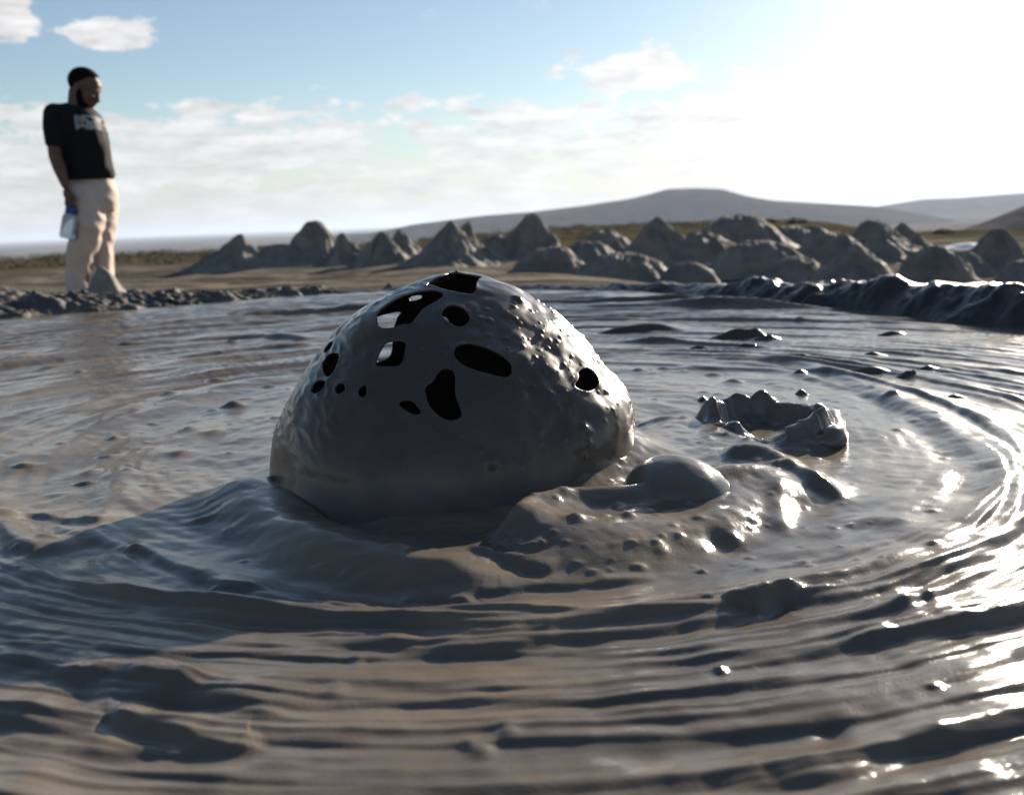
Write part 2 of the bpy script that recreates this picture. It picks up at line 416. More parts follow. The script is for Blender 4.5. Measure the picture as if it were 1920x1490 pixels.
# crests and troughs seen in the mud: photo points, half width, height, steepness of the near side
STROKES = [
    # front rings, left half
    ([(115, 1065), (250, 1122), (350, 1137), (460, 1152), (550, 1160), (700, 1150)], .016, .010, .6),
    ([(225, 1020), (310, 1052), (390, 1085), (425, 1102), (525, 1107)], .012, .008, .5),
    ([(100, 985), (150, 1010), (215, 1030)], .012, .006, .6),
    ([(0, 1210), (100, 1225), (200, 1245), (310, 1272)], .012, .008, .6),
    ([(100, 1275), (200, 1270), (300, 1285), (425, 1287), (600, 1285), (750, 1293), (960, 1285), (1060, 1272), (1185, 1262), (1360, 1243), (1530, 1228), (1660, 1212), (1810, 1183), (1990, 1165)], .010, .007, .6),
    ([(520, 1213), (600, 1212), (750, 1223), (900, 1226), (1110, 1203), (1210, 1190), (1385, 1166), (1460, 1138), (1500, 1142), (1610, 1122), (1710, 1092), (1810, 1062), (1950, 1010)], .012, .011, .5),
    ([(480, 1176), (700, 1182), (960, 1188), (1110, 1176), (1250, 1160)], .010, .006, .55),
    ([(860, 1118), (1000, 1100), (1100, 1098), (1240, 1085)], .010, .006, .5),
    ([(1390, 1160), (1450, 1128), (1500, 1138)], .018, .017, .40),
    ([(1560, 1232), (1700, 1205), (1850, 1172), (1990, 1150)], .013, .012, .40),
    # lumps bottom left
    ([(118, 1285), (140, 1268), (200, 1272), (300, 1288), (390, 1298)], .013, .011, .45),
    ([(150, 1335), (210, 1318), (280, 1310), (380, 1296), (470, 1330), (540, 1368)], .02, .010, .6),
    ([(190, 1345), (215, 1340), (250, 1362), (330, 1385), (400, 1412), (450, 1418), (500, 1405)], .012, .012, .45),
    ([(0, 1375), (100, 1395), (220, 1415), (340, 1415), (420, 1424)], .010, .005, .5),
    # bottom right
    ([(1330, 1500), (1450, 1475), (1570, 1462), (1660, 1425), (1760, 1390), (1990, 1320)], .014, .011, .45),
    ([(1100, 1330), (1350, 1338), (1500, 1322), (1700, 1290), (1960, 1230)], .018, .006, .6),
    ([(900, 1412), (1150, 1400), (1400, 1372), (1650, 1330), (1960, 1280)], .018, .005, .5),
    ([(300, 1460), (700, 1452), (960, 1455), (1250, 1432)], .02, .005, .5),
    # left side bands
    ([(0, 905), (60, 880), (110, 842), (220, 790), (420, 730), (560, 700)], .045, .016, .8),
    ([(-20, 960), (10, 1010), (60, 1030), (95, 1050)], .022, .020, .5),
    ([(0, 985), (50, 962), (130, 975), (215, 985)], .014, .010, .5),
    ([(170, 1030), (195, 975), (230, 880)], .02, .008, .7),
    ([(0, 745), (150, 715), (350, 680), (520, 655), (620, 645)], .035, .012, .8),
    ([(0, 810), (100, 780), (300, 720), (500, 685)], .022, .007, .7),
    ([(180, 655), (400, 638), (480, 634), (600, 636)], .03, .020, .6),
    ([(330, 672), (480, 655), (600, 648)], .025, .014, .6),
    ([(0, 660), (200, 640), (420, 612), (660, 590)], .04, .010, .7),
    # right side, ring edge
    ([(1150, 665), (1290, 668), (1430, 672), (1530, 688), (1650, 735), (1760, 790), (1860, 880), (1900, 960), (1880, 1010)], .022, .014, .7),
    ([(1200, 690), (1400, 690), (1490, 700), (1640, 740), (1730, 790)], .016, .008, .7),
    ([(1640, 1000), (1720, 930), (1770, 880), (1800, 868)], .03, .010, .8),
    ([(1700, 1030), (1840, 975), (1930, 900)], .03, .012, .8),
    # round the bubble
    ([(445, 905), (470, 965), (540, 1012), (640, 1050), (760, 1080), (900, 1090), (1000, 1085)], .036, .034, .7),
    ([(520, 915), (600, 962), (680, 1000), (745, 1032)], .016, -.030, 1.0),
    ([(1080, 975), (1010, 992), (965, 1022), (945, 1040)], .010, .010, .6),
    ([(945, 1038), (960, 1050), (1000, 1058), (1030, 1050)], .007, .010, .5),
    ([(870, 1060), (930, 1056), (1000, 1078), (1045, 1085)], .010, .012, .5),
    ([(740, 1120), (820, 1118), (900, 1128)], .008, .005, .6),
]
APRON = chaikin(w2([(1180, 800), (1270, 795), (1350, 812), (1430, 850), (1530, 885), (1578, 938), (1480, 985), (1470, 1010), (1380, 1045), (1250, 1078), (1080, 1100), (930, 1078), (900, 1010), (1000, 940)]), 2)
BUMPS = [(1082, 1020, .011, .014), (1180, 1008, .008, .009), (1345, 1030, .016, -.012), (1375, 1022, .008, .006), (1290, 975, .006, .006), (1580, 1100, .005, .006), (1700, 1148, .012, .010), (1745, 1132, .008, .006), (1352, 1275, .005, .007), (1637, 1140, .006, .005),
         (60, 1455, .02, .008), (60, 1340, .02, .006), (905, 1420, .009, .008), (950, 1386, .009, .007), (880, 1412, .006, .005), (670, 1245, .006, .004), (1240, 1050, .008, .004), (630, 1305, .010, .005), (1560, 1385, .012, -.005), (95, 690, .03, .012), (45, 668, .035, .014), (115, 660, .03, .012), (150, 700, .012, .012), (215, 822, .010, .012), (165, 888, .016, .010), (320, 745, .016, .014), (440, 758, .02, .014), (355, 808, .016, .012), (400, 812, .02, .012), (340, 850, .02, .010), (240, 885, .009, .010)]

def pool_height(X, Y):
    dx, dy = X - RC[0], Y - RC[1]
    R = np.hypot(dx, dy) + 1e-6
    cs, sn = dx / R, dy / R
    wob = .022 * fbm(X * 1.3, Y * 1.3, .7, 2)
    Rw = R + wob
    ring = ss(Rw, .75, .97)
    n1 = pn(Rw * 17, cs * 1.5, sn * 1.5 + 4)
    n2 = pn(Rw * 34, cs * 2.6 + 9, sn * 2.6)
    n3 = pn(Rw * 75, cs * 6.0 + 3, sn * 6.0 + 11)
    gate = .55 + .45 * pn(X * 2.5, Y * 2.5, 8.1)
    leftish = ss(-X, .25, .7)
    amp = .0055 + .0060 * ss(R, 1.2, 2.6) + .003 * leftish
    Z = ring * amp * ((1 - 2 * np.abs(n1)) * .4 + n1 * .6 + .35 * gate * n2 + .10 * n3)
    # calmer mud inside the rings: low swells, pimples
    calm = 1 - ring
    Z += calm * (.004 * pn(Rw * 9, cs * 2, sn * 2) + .0012 * pn(Rw * 45, cs * 5, sn * 5)) + .0035 * fbm(X * 5, Y * 5, 3, 3)
    Z += .0013 * fbm(X * 22, Y * 22, 1.5, 2)
    far = ss(R, 1.3, 3.2)
    Z += far * .014 * pn(Rw * 6.5, cs * 3, sn * 3 + 5) + far * .006 * np.maximum(0, pn(X * 3, Y * 9, 2.2)) 
    # many thin folds that follow the rings for part of a turn
    TH = np.arctan2(dx, -dy)                       # 0 towards the viewer
    rq = np.random.default_rng(77)
    for i in range(290):
        R0 = .83 + rq.uniform(0, 1) ** 1.3 * (.55 if i < 95 else 2.3)
        t0 = rq.uniform(-1.3, 1.3) if i < 95 else rq.uniform(-math.pi, math.pi)
        span = rq.uniform(.25, 1.1) * (1 if i < 95 else .7); w = rq.uniform(.005, .013) * (1 if i < 95 else 1.5) * (1 + .7 * max(0, R0 - 1.2)); h = w * rq.uniform(.14, .34) * (1 if i < 95 else 1.7)
        dr = rq.normal() * .03
        dt = (TH - t0 + math.pi) % (2 * math.pi) - math.pi
        d = Rw - R0 - dr * dt / span
        k = (np.abs(d) < 3.2 * w) & (np.abs(dt) < 2 * span)
        if not k.any(): continue
        dk = d[k] + .5 * w * pn(TH[k] * 5, R0 * 7, i)
        near = (dk > 0) == (abs(t0) < 1.6)
        Z[k] += h * np.exp(-(dk / (w * np.where(near, .5, 1.8))) ** 2) * np.exp(-(dt[k] / span) ** 4) * (.8 + .5 * pn(TH[k] * 9, R0 * 11, i + .5))
    Z += far * .0034 * pn(Rw * 36, cs * 8, sn * 8)
    Z += far * .0038 * fbm(X * 7, Y * 13, 6.5, 3)
    for pts, w, h, st in STROKES:
        P = w2(chaikin(pts, 2, False))
        big = max(.12, 5 * w); calmk = .0 if w > .03 and h > .025 else (.3 if h >= .013 else .8); h = h * .62; st = min(1.0, st * 1.45)
        k = (X > P[:, 0].min() - big) & (X < P[:, 0].max() + big) & (Y > P[:, 1].min() - big) & (Y < P[:, 1].max() + big)
        if not k.any(): continue
        xx, yy = X[k], Y[k]
        jx = xx + calmk * .4 * w * pn(xx * 14, yy * 14, 1.1); jy = yy + calmk * (.7 * w * pn(xx * 8, yy * 8, 6.1) + .15 * w * pn(xx * 30, yy * 22, 2.1))
        d, s, t = seg_dist(jx, jy, P)
        # near side of the crest = towards the viewer's bank
        i = np.clip((t * (len(P) - 1)).astype(int), 0, len(P) - 2)
        tx, ty = (P[1:] - P[:-1])[i].T
        tl = np.hypot(tx, ty) * np.hypot(xx, yy) + 1e-9
        nearside = ss(s * (ty * xx - tx * yy) / tl, -.45, .45)
        ww = w * (st * nearside + 1.8 * (1 - nearside))
        e = ss(t, 0, .14) * ss(t, 1, .86)
        e = e * (1 - calmk * (.25 - .5 * pn(t * 6 + h * 900, .3, .7) - .12 * pn(t * 19 + h * 700, 4.3, .7)))
        bumpv = h * np.exp(-(d / ww) ** 2)
        dip = -.30 * abs(h) * np.exp(-((d - 2.0 * w * st) / (w * st * .9)) ** 2) * nearside if h > 0 else 0
        Z[k] += (bumpv + dip) * e
    # swell that carries the bubble, and the raised apron of fresh mud on its right
    rho = np.hypot(X - BUB[0], Y - BUB[1])
    Z += (.020 + .022 * ss(X - BUB[0] + .6 * (Y - BUB[1]), .05, .28)) * np.exp(-(np.maximum(rho - .25, 0) / .05) ** 1.6)
    Z += .010 * np.exp(-(((X + .05) / .30) ** 2 + ((Y - 1.12) / .08) ** 2))
    k = (np.abs(X - .15) < .6) & (np.abs(Y - 1.35) < .6)
    xx, yy = X[k], Y[k]
    wx = xx + .012 * pn(xx * 16, yy * 16, .3); wy = yy + .012 * pn(xx * 16, yy * 16, 5.3)
    sd = sdf(wx, wy, APRON)
    Z[k] += .021 * ss(-sd, -.012, .085) + ss(-sd, 0, .06) * (.004 * pn(xx * 10, yy * 8, 4) + .0007 * fbm(xx * 45, yy * 45, 2, 2))
    # ridge from the bubble to the pointed splash on the right
    for pts, w, h, st in [([(950, 1045), (1000, 1000), (1080, 975), (1180, 968), (1290, 950), (1380, 925), (1460, 905)], .026, .020, 1.0), ([(1200, 792), (1300, 800), (1400, 845), (1490, 880)], .03, .016, 1.0), ([(1350, 880), (1440, 880), (1530, 905), (1578, 938)], .026, .016, .9), ([(1440, 905), (1475, 900), (1540, 928), (1585, 942)], .012, .009, .8), ([(1460, 925), (1465, 985), (1475, 1010)], .014, .005, 1.2)]:
        P = w2(pts); d, s, t = seg_dist(xx, yy, P)
        Z[k] += h * np.exp(-(d / w) ** 2) * ss(t, -.02, .1) * ss(t, 1.05, .8)
    for px, py, r, h in BUMPS:
        c = at(px, py)
        d2 = ((X - c[0]) ** 2 + ((Y - c[1]) * .8) ** 2) / r ** 2
        k = d2 < 9
        Z[k] += .55 * h * np.exp(-d2[k])
    # small pimples everywhere on the calm mud
    rs = np.random.default_rng(21)
    for i in range(600):
        if i < 360:
            an, rr = rs.uniform(0, 6.283), math.sqrt(rs.uniform(.1, 1)) * .85
            cx, cy = RC[0] + rr * math.cos(an), RC[1] + rr * math.sin(an)
        elif i < 460:
            cx, cy = rs.uniform(.02, .42), rs.uniform(1.0, 1.5)
        else:
            cx, cy = rs.uniform(-1.2, 1.2), rs.uniform(.6, 3.6)
        r = rs.choice([.0022, .003, .004, .006, .010], p=[.3, .3, .2, .14, .06]) * (1 + .5 * max(0, cy - 1.3))
        if 360 <= i < 460: r = min(r, .0045)
        k = (np.abs(X - cx) < 3 * r * 1.6) & (np.abs(Y - cy) < 3 * r)
        if k.any():
            d2 = (((X[k] - cx) / 1.4) ** 2 + (Y[k] - cy) ** 2) / r ** 2
            Z[k] += r * rs.uniform(.2, .5) * np.exp(-d2 ** 1.3)
    return Z

def build_pool():
    r = np.concatenate([[.02], np.linspace(.06, .50, 22, endpoint=False), np.geomspace(.50, 6.6, 760)])
    a = np.radians(np.concatenate([np.linspace(-180, -75, 30, endpoint=False), np.linspace(-75, -33, 110, endpoint=False), np.linspace(-33, 33, 760, endpoint=False), np.linspace(33, 75, 110, endpoint=False), np.linspace(75, 180, 30, endpoint=False)]))
    A, R = np.meshgrid(a, r, indexing='ij')
    X, Y = R * np.sin(A), R * np.cos(A)
    Z = pool_height(X, Y)
    s = sdf(X, Y, POOL)
    Z = Z * ss(s, .05, -.25) - .4 * ss(s, .12, .5)
    o = mesh('mud_pool', np.stack([X, Y, Z], -1).reshape(-1, 3), grid_faces(len(a), len(r), True)[:, ::-1].copy(), M['pool'])
    tag(o, 'pool of wet grey mud with rings spreading round the bubble', kind='structure')
build_pool()

# ------------------------------------------------------------------ banks of the pool
def bank(name, label, path, hts, width, mat, n, m_, shape, **kw):
    P = chaikin(path, 3, False)
    L = np.concatenate([[0], np.cumsum(np.linalg.norm(np.diff(P, axis=0), axis=1))])
    u = np.linspace(0, L[-1], n)
    px, py = np.interp(u, L, P[:, 0]), np.interp(u, L, P[:, 1])
    tx, ty = np.gradient(px), np.gradient(py); l = np.hypot(tx, ty); nx, ny = -ty / l, tx / l      # outward = left of travel
    k = np.ones(61) / 61
    nx = np.convolve(np.pad(nx, 30, mode='edge'), k, 'valid'); ny = np.convolve(np.pad(ny, 30, mode='edge'), k, 'valid')
    Hh = np.interp(u / L[-1], [h[0] for h in hts], [h[1] for h in hts])
    Wd = np.interp(u / L[-1], [h[0] for h in width], [h[1] for h in width])
    v = np.linspace(0, 1, m_)
    U, Vv = np.meshgrid(u, v, indexing='ij')
    D = -.12 + (Vv ** 1.2) * (Wd[:, None] + .12)
    X = px[:, None] + nx[:, None] * D; Y = py[:, None] + ny[:, None] * D
    Z = shape(U, Vv, D, Hh[:, None], X, Y)
    o = mesh(name, np.stack([X, Y, Z], -1).reshape(-1, 3), grid_faces(n, m_), mat)
    return tag(o, label, kind='structure'), (X, Y, Z)

def wet_shape(U, V, D, Hh, X, Y):
    lump = .5 + .75 * fbm(U * 3.2, V * 1.6, 1.2, 3)
    front = ss(D + .06 * fbm(U * 4, V * 3, 8.1, 4), -.08, .17)
    back = 1 - ss(V, .30, 1.0)
    z = -.05 + (Hh + .05) * front * (.88 + .22 * lump) * (back * 1.0)
    z += -.28 * ss(V, .6, 1.0)
    amp = np.clip(Hh / .1, .25, 1)
    wU = U + .22 * fbm(U * 3, D * 5, 7.7, 3) + .5 * D
    z += amp * (.024 * fbm(U * 5, D * 6, 2.1, 4) + .008 * (1 - 2 * np.abs(pn(wU * 9, D * 5, 4.4))) * front * (1 + pn(U * 2, 3.3, 1)) + .004 * fbm(U * 22, D * 22, 6, 3))
    return z
RIGHTP = [(-1.0, 5.74), (-.4, 5.70), (.14, 5.40), (.65, 4.98), (.95, 4.45), (1.15, 3.98), (1.36, 3.43), (1.50, 2.85), (1.75, 2.2), (1.9, 1.4), (1.75, .4)]
RIGHTP = RIGHTP
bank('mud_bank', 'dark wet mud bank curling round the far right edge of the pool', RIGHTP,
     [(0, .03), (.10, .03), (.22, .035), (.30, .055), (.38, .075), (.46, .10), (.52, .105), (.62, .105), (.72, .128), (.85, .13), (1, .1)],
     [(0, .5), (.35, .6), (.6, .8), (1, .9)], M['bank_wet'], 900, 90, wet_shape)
def dry_shape(U, V, D, Hh, X, Y):
    front = ss(D, -.1, .30)
    z = -.05 + (Hh + .05) * (.35 * front + .65 * ss(V, .1, .62)) * (1 - ss(V, .66, 1.0)) - .25 * ss(V, .7, 1.0)
    rgh = fbm(X * 5, Y * 5, 1.5, 4)
    cl = np.abs(pn(X * 4, Y * 7, 3.2)) + .5 * np.abs(pn(X * 12, Y * 16, 9))
    z += ss(D, -.08, .08) * (.045 * rgh + .04 * (cl - .3) + .011 * fbm(X * 16, Y * 26, 2, 4))
    return z
LEFTP = [(-3.6, 1.9), (-3.3, 3.4), (-2.9, 4.3), (-2.42, 4.78), (-2.0, 5.0), (-1.66, 5.19), (-1.3, 5.5), (-1.0, 5.74), (-.7, 5.72)]
LEFTP = LEFTP[::-1]
# travel must keep the outside on the left: from right to left the outside is on the right, so run left to right
LEFTP = LEFTP[::-1]
_, LB = bank('mud_bank', 'rough clod-strewn bank of half-dried mud under the standing man', LEFTP,
     [(0, .19), (.4, .19), (.52, .17), (.62, .10), (.75, .04), (.9, .015), (1, .0)], [(0, 1.6), (.6, 1.5), (.8, 1.0), (1, .6)], M['bank_dry'], 520, 130, dry_shape)

# ------------------------------------------------------------------ the big bubble
def crop(pts, s=.39583, ox=480, oy=480): return [(ox + a * s, oy + b * s) for a, b in pts]
FRONT = [crop(q) for q in [
    [(570, 292), (575, 265), (640, 215), (720, 180), (820, 160), (880, 168), (892, 190), (850, 220), (790, 250), (760, 290), (735, 325), (690, 325), (650, 342), (580, 342)],
    [(870, 270), (915, 230), (970, 240), (1005, 270), (1015, 305), (985, 335), (950, 338), (905, 310)],
    [(562, 512), (600, 420), (630, 402), (705, 403), (712, 430), (695, 510), (670, 525), (580, 525)],
    [(932, 455), (955, 420), (1010, 413), (1060, 425), (1130, 450), (1190, 490), (1214, 520), (1207, 570), (1170, 577), (1060, 548), (980, 520), (945, 485)],
    [(798, 620), (840, 595), (865, 545), (900, 530), (940, 545), (945, 600), (940, 650), (978, 745), (965, 772), (905, 782), (850, 745), (820, 710), (805, 660)],
    [(672, 700), (690, 683), (735, 681), (765, 710), (788, 747), (750, 754), (700, 725)],
    [(308, 520), (340, 468), (365, 458), (400, 463), (385, 520), (360, 565), (335, 577), (315, 550)],
    [(260, 632), (285, 590), (320, 586), (335, 605), (310, 640), (268, 658)],
    [(376, 620), (395, 601), (420, 606), (427, 635), (400, 654), (376, 652)],
    [(478, 648), (500, 613), (525, 610), (525, 667), (500, 672)],
    [(322, 447), (350, 410), (368, 400), (362, 430), (340, 455), (325, 462)],
    [(1530, 580), (1523, 548), (1560, 526), (1600, 543), (1627, 590), (1617, 622), (1580, 642), (1540, 637), (1503, 615)],
    [(800, 140), (860, 100), (935, 76), (1010, 88), (1078, 102), (1048, 112), (1038, 182), (985, 180), (880, 157), (830, 137)],
]]
BACK = [[(757, 580), (741, 600), (736, 640), (735, 660), (728, 672), (700, 682), (668, 655), (688, 605), (705, 592)],
        [(822, 590), (838, 594), (843, 604), (832, 612), (815, 606)],
        [(765, 555), (790, 550), (792, 560), (770, 566)],
        [(1010, 640), (1050, 620), (1080, 650), (1060, 690), (1015, 680)]]

def build_bubble():
    nphi, ns = 760, 270
    zz_ = np.linspace(0, .297, 60)
    zr = np.stack([zz_, .279 * (1 - (zz_ / .297) ** 1.9) ** .62], 1)
    zr = np.vstack([[(-.03, .276), (-.015, .2785)], zr])
    # smooth the profile with a parametric resample
    t = np.concatenate([[0], np.cumsum(np.hypot(*np.diff(zr, axis=0).T))])
    tt = np.linspace(0, t[-1], ns)
    z = np.interp(tt, t, zr[:, 0]); r = np.interp(tt, t, zr[:, 1])
    kk = np.hanning(27); kk /= kk.sum()
    z = np.convolve(np.concatenate([z[0] + (z[0] - z[13:0:-1]), z, z[-1] * np.ones(13)]), kk, 'valid')
    r = np.convolve(np.concatenate([r[0] + (r[0] - r[13:0:-1]), r, -r[-2:-15:-1]]), kk, 'valid')
    r = np.maximum(r, .0004)
    phi = np.linspace(0, 2 * math.pi, nphi, endpoint=False)
    PH, Zs = np.meshgrid(phi, z, indexing='ij'); _, Rs = np.meshgrid(phi, r, indexing='ij')
    cx = BUB[0] + .012 * np.clip(Zs / .3, 0, 1) ** 3 ; cy = BUB[1] + .045 * np.clip(Zs / .3, 0, 1) ** 2
    X = cx + Rs * np.cos(PH); Y = cy + Rs * np.sin(PH); Z = Zs.copy()
    def normals(X, Y, Z):
        P = np.stack([X, Y, Z], -1)
        du = np.roll(P, -1, 0) - np.roll(P, 1, 0); dv = np.gradient(P, axis=1)
        N = np.cross(du, dv); return N / (np.linalg.norm(N, axis=-1, keepdims=True) + 1e-12)
    N = normals(X, Y, Z); N[:, -1] = (0, 0, 1)
    right = ss(np.cos(PH), -.15, .5); up = ss(Z, .04, .11)
    left = ss(-np.cos(PH), .35, .85)
    dsp = .0045 * fbm(X * 7, Y * 7, Z * 7, 3) * ss(Z, .285, .24) + .0035 * fbm(X * 22, Y * 22, Z * 22, 2) * (.10 + .9 * right * up)
    dsp += .007 * pn(np.cos(PH) * 2.2, np.sin(PH) * 2.2, Z * 9 + 3) * ss(Z, .16, .05)
    dsp += left * .0016 * (1 - 2 * np.abs(pn(X * 30 + Z * 20, Y * 30, Z * 45 + X * 20))) * up
    # flattened shoulder at upper left, bulge at lower left
    dsp += .014 * np.exp(-(((np.cos(PH) + .75) / .35) ** 2 + ((Z - .235) / .03) ** 2)) 
    dsp += .010 * np.exp(-(((np.cos(PH) - .9) / .3) ** 2 + ((Z - .10) / .04) ** 2))
    rs = np.random.default_rng(8)
    PX = X + 0; cnt = 0
    while cnt < 420:
        i, j = rs.integers(nphi), rs.integers(40, ns - 70)
        c = math.cos(phi[i]); 
        if rs.random() > (.02 + .98 * max(0, min(1, (c + .25) / .7))) or z[j] < .06: continue
        cnt += 1
        rad = rs.choice([.0018, .0025, .0035, .005, .009], p=[.32, .32, .22, .10, .04])
        ds = tt[1] - tt[0]; wj = int(3 * rad / ds) + 1; wi = int(3 * rad / (r[j] * 2 * math.pi / nphi + 1e-5)) + 1
        wi = min(wi, nphi // 3)
        ii = np.arange(i - wi, i + wi + 1) % nphi; jj = np.arange(max(0, j - wj), min(ns, j + wj + 1))
        dd = (X[np.ix_(ii, jj)] - X[i, j]) ** 2 + (Y[np.ix_(ii, jj)] - Y[i, j]) ** 2 + (Z[np.ix_(ii, jj)] - Z[i, j]) ** 2
        dsp[np.ix_(ii, jj)] += rad * rs.uniform(.2, .5) * np.exp(-(dd / rad ** 2) ** 1.2)
    foot = (.012 + .014 * (.5 + .5 * pn(np.cos(PH) * 2.5, np.sin(PH) * 2.5, 7.7))) * ss(-np.sin(PH) + .35 * np.cos(PH), .0, .7) * np.clip(1 - (Z + .005) / .055, 0, 1.6) ** 2
    dsp += foot
    P = np.stack([X, Y, Z], -1) + N * dsp[..., None]
    N = normals(P[..., 0], P[..., 1], P[..., 2]); N[:, -1] = (0, 0, 1)
    V = P.reshape(-1, 3); Nf = N.reshape(-1, 3)
    facing = ((EYE - V) * Nf).sum(1) > 0
    scr = proj(V)
    g = np.full(len(V), 50.0)
    for polys, sel in ((FRONT, facing), (BACK, ~facing)):
        for q in polys:
            q = chaikin(q, 1)
            k = sel & (scr[:, 0] > q[:, 0].min() - 15) & (scr[:, 0] < q[:, 0].max() + 15) & (scr[:, 1] > q[:, 1].min() - 15) & (scr[:, 1] < q[:, 1].max() + 15)
            g[k] = np.minimum(g[k], sdf(scr[k, 0], scr[k, 1], q))
    # curl the rim of every hole slightly outwards
    V = V + Nf * (.0009 * np.exp(-(np.abs(g) / 5.0) ** 2))[:, None]
    Q = grid_faces(nphi, ns, True)
    T = np.concatenate([Q[:, [0, 1, 2]], Q[:, [0, 2, 3]]])
    pos_ = g[T] > 0; c = pos_.sum(1)
    keep = T[c == 3].tolist()
    Vl = V.tolist(); cache = {}
    def cut(a, b):
        key = (min(a, b), max(a, b))
        if key not in cache:
            s = g[a] / (g[a] - g[b]); cache[key] = len(Vl); Vl.append((V[a] + (V[b] - V[a]) * s).tolist())
        return cache[key]
    for tri in T[(c == 1) | (c == 2)]:
        poly = []
        for n_ in range(3):
            a, b = int(tri[n_]), int(tri[(n_ + 1) % 3])
            if g[a] > 0: poly.append(a)
            if (g[a] > 0) != (g[b] > 0): poly.append(cut(a, b))
        keep.append(poly)
    used = np.zeros(len(Vl), bool)
    for f_ in keep: used[f_] = True
    remap = np.cumsum(used) - 1
    Vn = np.array(Vl)[used]; Fn = [[int(remap[i]) for i in f_] for f_ in keep]
    o = mesh('mud_bubble', Vn, Fn, M['bubble'], loc=(BUB[0], BUB[1], 0))
    md = o.modifiers.new('shell', 'SOLIDIFY'); md.thickness = .0028; md.offset = -1
    tag(o, 'big dark dome of wet mud pierced by ragged holes, rising from the pool', 'mud bubble')
build_bubble()

# ------------------------------------------------------------------ small blister, splash ring and lumps
def blister():
    c = at(1272, 918, .02)[:2] + np.array([0, .0])
    n, m_ = 160, 70
    a = np.linspace(0, 2 * math.pi, n, endpoint=False); s = np.linspace(0, 1.6, m_)
    A, S = np.meshgrid(a, s, indexing='ij')
    prof = np.where(S < 1, np.clip(1 - S ** 2, 0, 1) ** .6, 0)
    prof = np.maximum(prof * .95, .22 * np.exp(-np.maximum(S - .85, 0) * 7)) 
    rx, ry = .068, .072
    X = c[0] + rx * S * np.cos(A); Y = c[1] + ry * S * np.sin(A)
    X = X - .008 * prof * (S < 1.2) + .002 * pn(X * 30, Y * 30, 1.5)
    Z = .020 + .048 * prof - .06 * ss(S, 1.0, 1.5) + .0012 * fbm(X * 25, Y * 25, 3, 2)
    o = mesh('mud_bubble', np.stack([X, Y, Z], -1).reshape(-1, 3), grid_faces(n, m_, True)[:, ::-1].copy(), M['blister'], loc=(c[0], c[1], 0))
    tag(o, 'small smooth glossy mud bubble swelling beside the big holed one', 'mud bubble')
blister()

def splash():
    c = at(1455, 812)[:2]
    n, m_ = 220, 60
    a = np.linspace(0, 2 * math.pi, n, endpoint=False); s = np.linspace(0, 1, m_)
    A, S = np.meshgrid(a, s, indexing='ij')
    deg = np.degrees(A) % 360
    # ring radii by angle (0 = right, 90 = away)
    ang = np.array([0, 40, 75, 100, 125, 150, 180, 215, 250, 285, 320, 360])
    rx = np.interp(deg, ang, [.080, .088, .090, .095, .105, .105, .090, .075, .062, .058, .068, .080])
    hh = np.interp(deg, ang, [.034, .030, .036, .042, .040, .030, .020, .006, .004, .030, .036, .034])
    for d0, w, h in ((88, 6, .010), (113, 5, .006), (150, 9, .026), (55, 8, .006), (18, 9, .010), (196, 12, .014), (325, 16, .010)):
        hh = hh + h * np.exp(-((deg - d0) / w) ** 2)
    hh = hh * (1 + .3 * pn(np.cos(A) * 1.7, np.sin(A) * 1.7, .5) + .10 * pn(np.cos(A) * 5, np.sin(A) * 5, 2.5))
    # s: 0 outer foot .. 0.55 crest .. 1 inner pit
    off = np.interp(S, [0, .25, .45, .55, .65, .8, 1], [.062, .030, .012, 0, -.010, -.020, -.050])
    zz = np.interp(S, [0, .25, .42, .50, .56, .62, .72, .85, 1], [-.3, .30, .82, .97, 1.0, .93, .55, .05, -.3])
    Rr = np.maximum(rx + off * (.8 + .4 * pn(np.cos(A) * 3, np.sin(A) * 3, 3.5)), .002)
    X = c[0] + Rr * np.cos(A) + .012 * pn(A * 0 + np.cos(A) * 5, np.sin(A) * 5, S * 3); Y = c[1] + Rr * 1.25 * np.sin(A)
    Z = .002 + hh * zz + .0035 * fbm(X * 28, Y * 28, 1, 3) * (S > .1)
    o = mesh('mud_splash', np.stack([X, Y, Z], -1).reshape(-1, 3), grid_faces(n, m_, True)[:, ::-1].copy(), M['blister'], loc=(c[0], c[1], 0))
    tag(o, 'collapsed bubble leaving a spiky mud ring with an open pit, behind the glossy small bubble', 'mud splash')
splash()
def tail():
    # the curl of mud lying off the right side of the splash ring
    P = chaikin([at(*q) for q in [(1488, 772), (1530, 782), (1565, 805), (1575, 825), (1545, 838), (1520, 832)]], 3, False)
    n = len(P); k = 28
    T = np.gradient(P, axis=0); T /= np.linalg.norm(T, axis=1)[:, None]
    u = np.linspace(0, 1, n); rad = .015 * np.clip(np.sin(u * math.pi) ** .5, .12, 1) * (1 + .3 * np.sin(u * 21))
    a = np.linspace(0, 2 * math.pi, k, endpoint=False)
    Nn = np.stack([-T[:, 1], T[:, 0], 0 * T[:, 0]], -1)
    V = P[:, None, :] + rad[:, None, None] * (np.cos(a)[None, :, None] * Nn[:, None, :] * 1.2 + np.sin(a)[None, :, None] * np.array([0, 0, 1.4])) + np.array([0, 0, .004])
    V = V + .003 * fbm(V[..., 0] * 60, V[..., 1] * 60, V[..., 2] * 60, 2)[..., None]
    V = V.transpose(1, 0, 2)
    o = mesh('mud_curl', V.reshape(-1, 3), grid_faces(k, n, True)[:, ::-1].copy(), M['blister'], loc=tuple(P[n // 2] * (1, 1, 0)))
    tag(o, 'curl of wet mud lying along the right side of the spiky splash ring', 'mud curl')
tail()

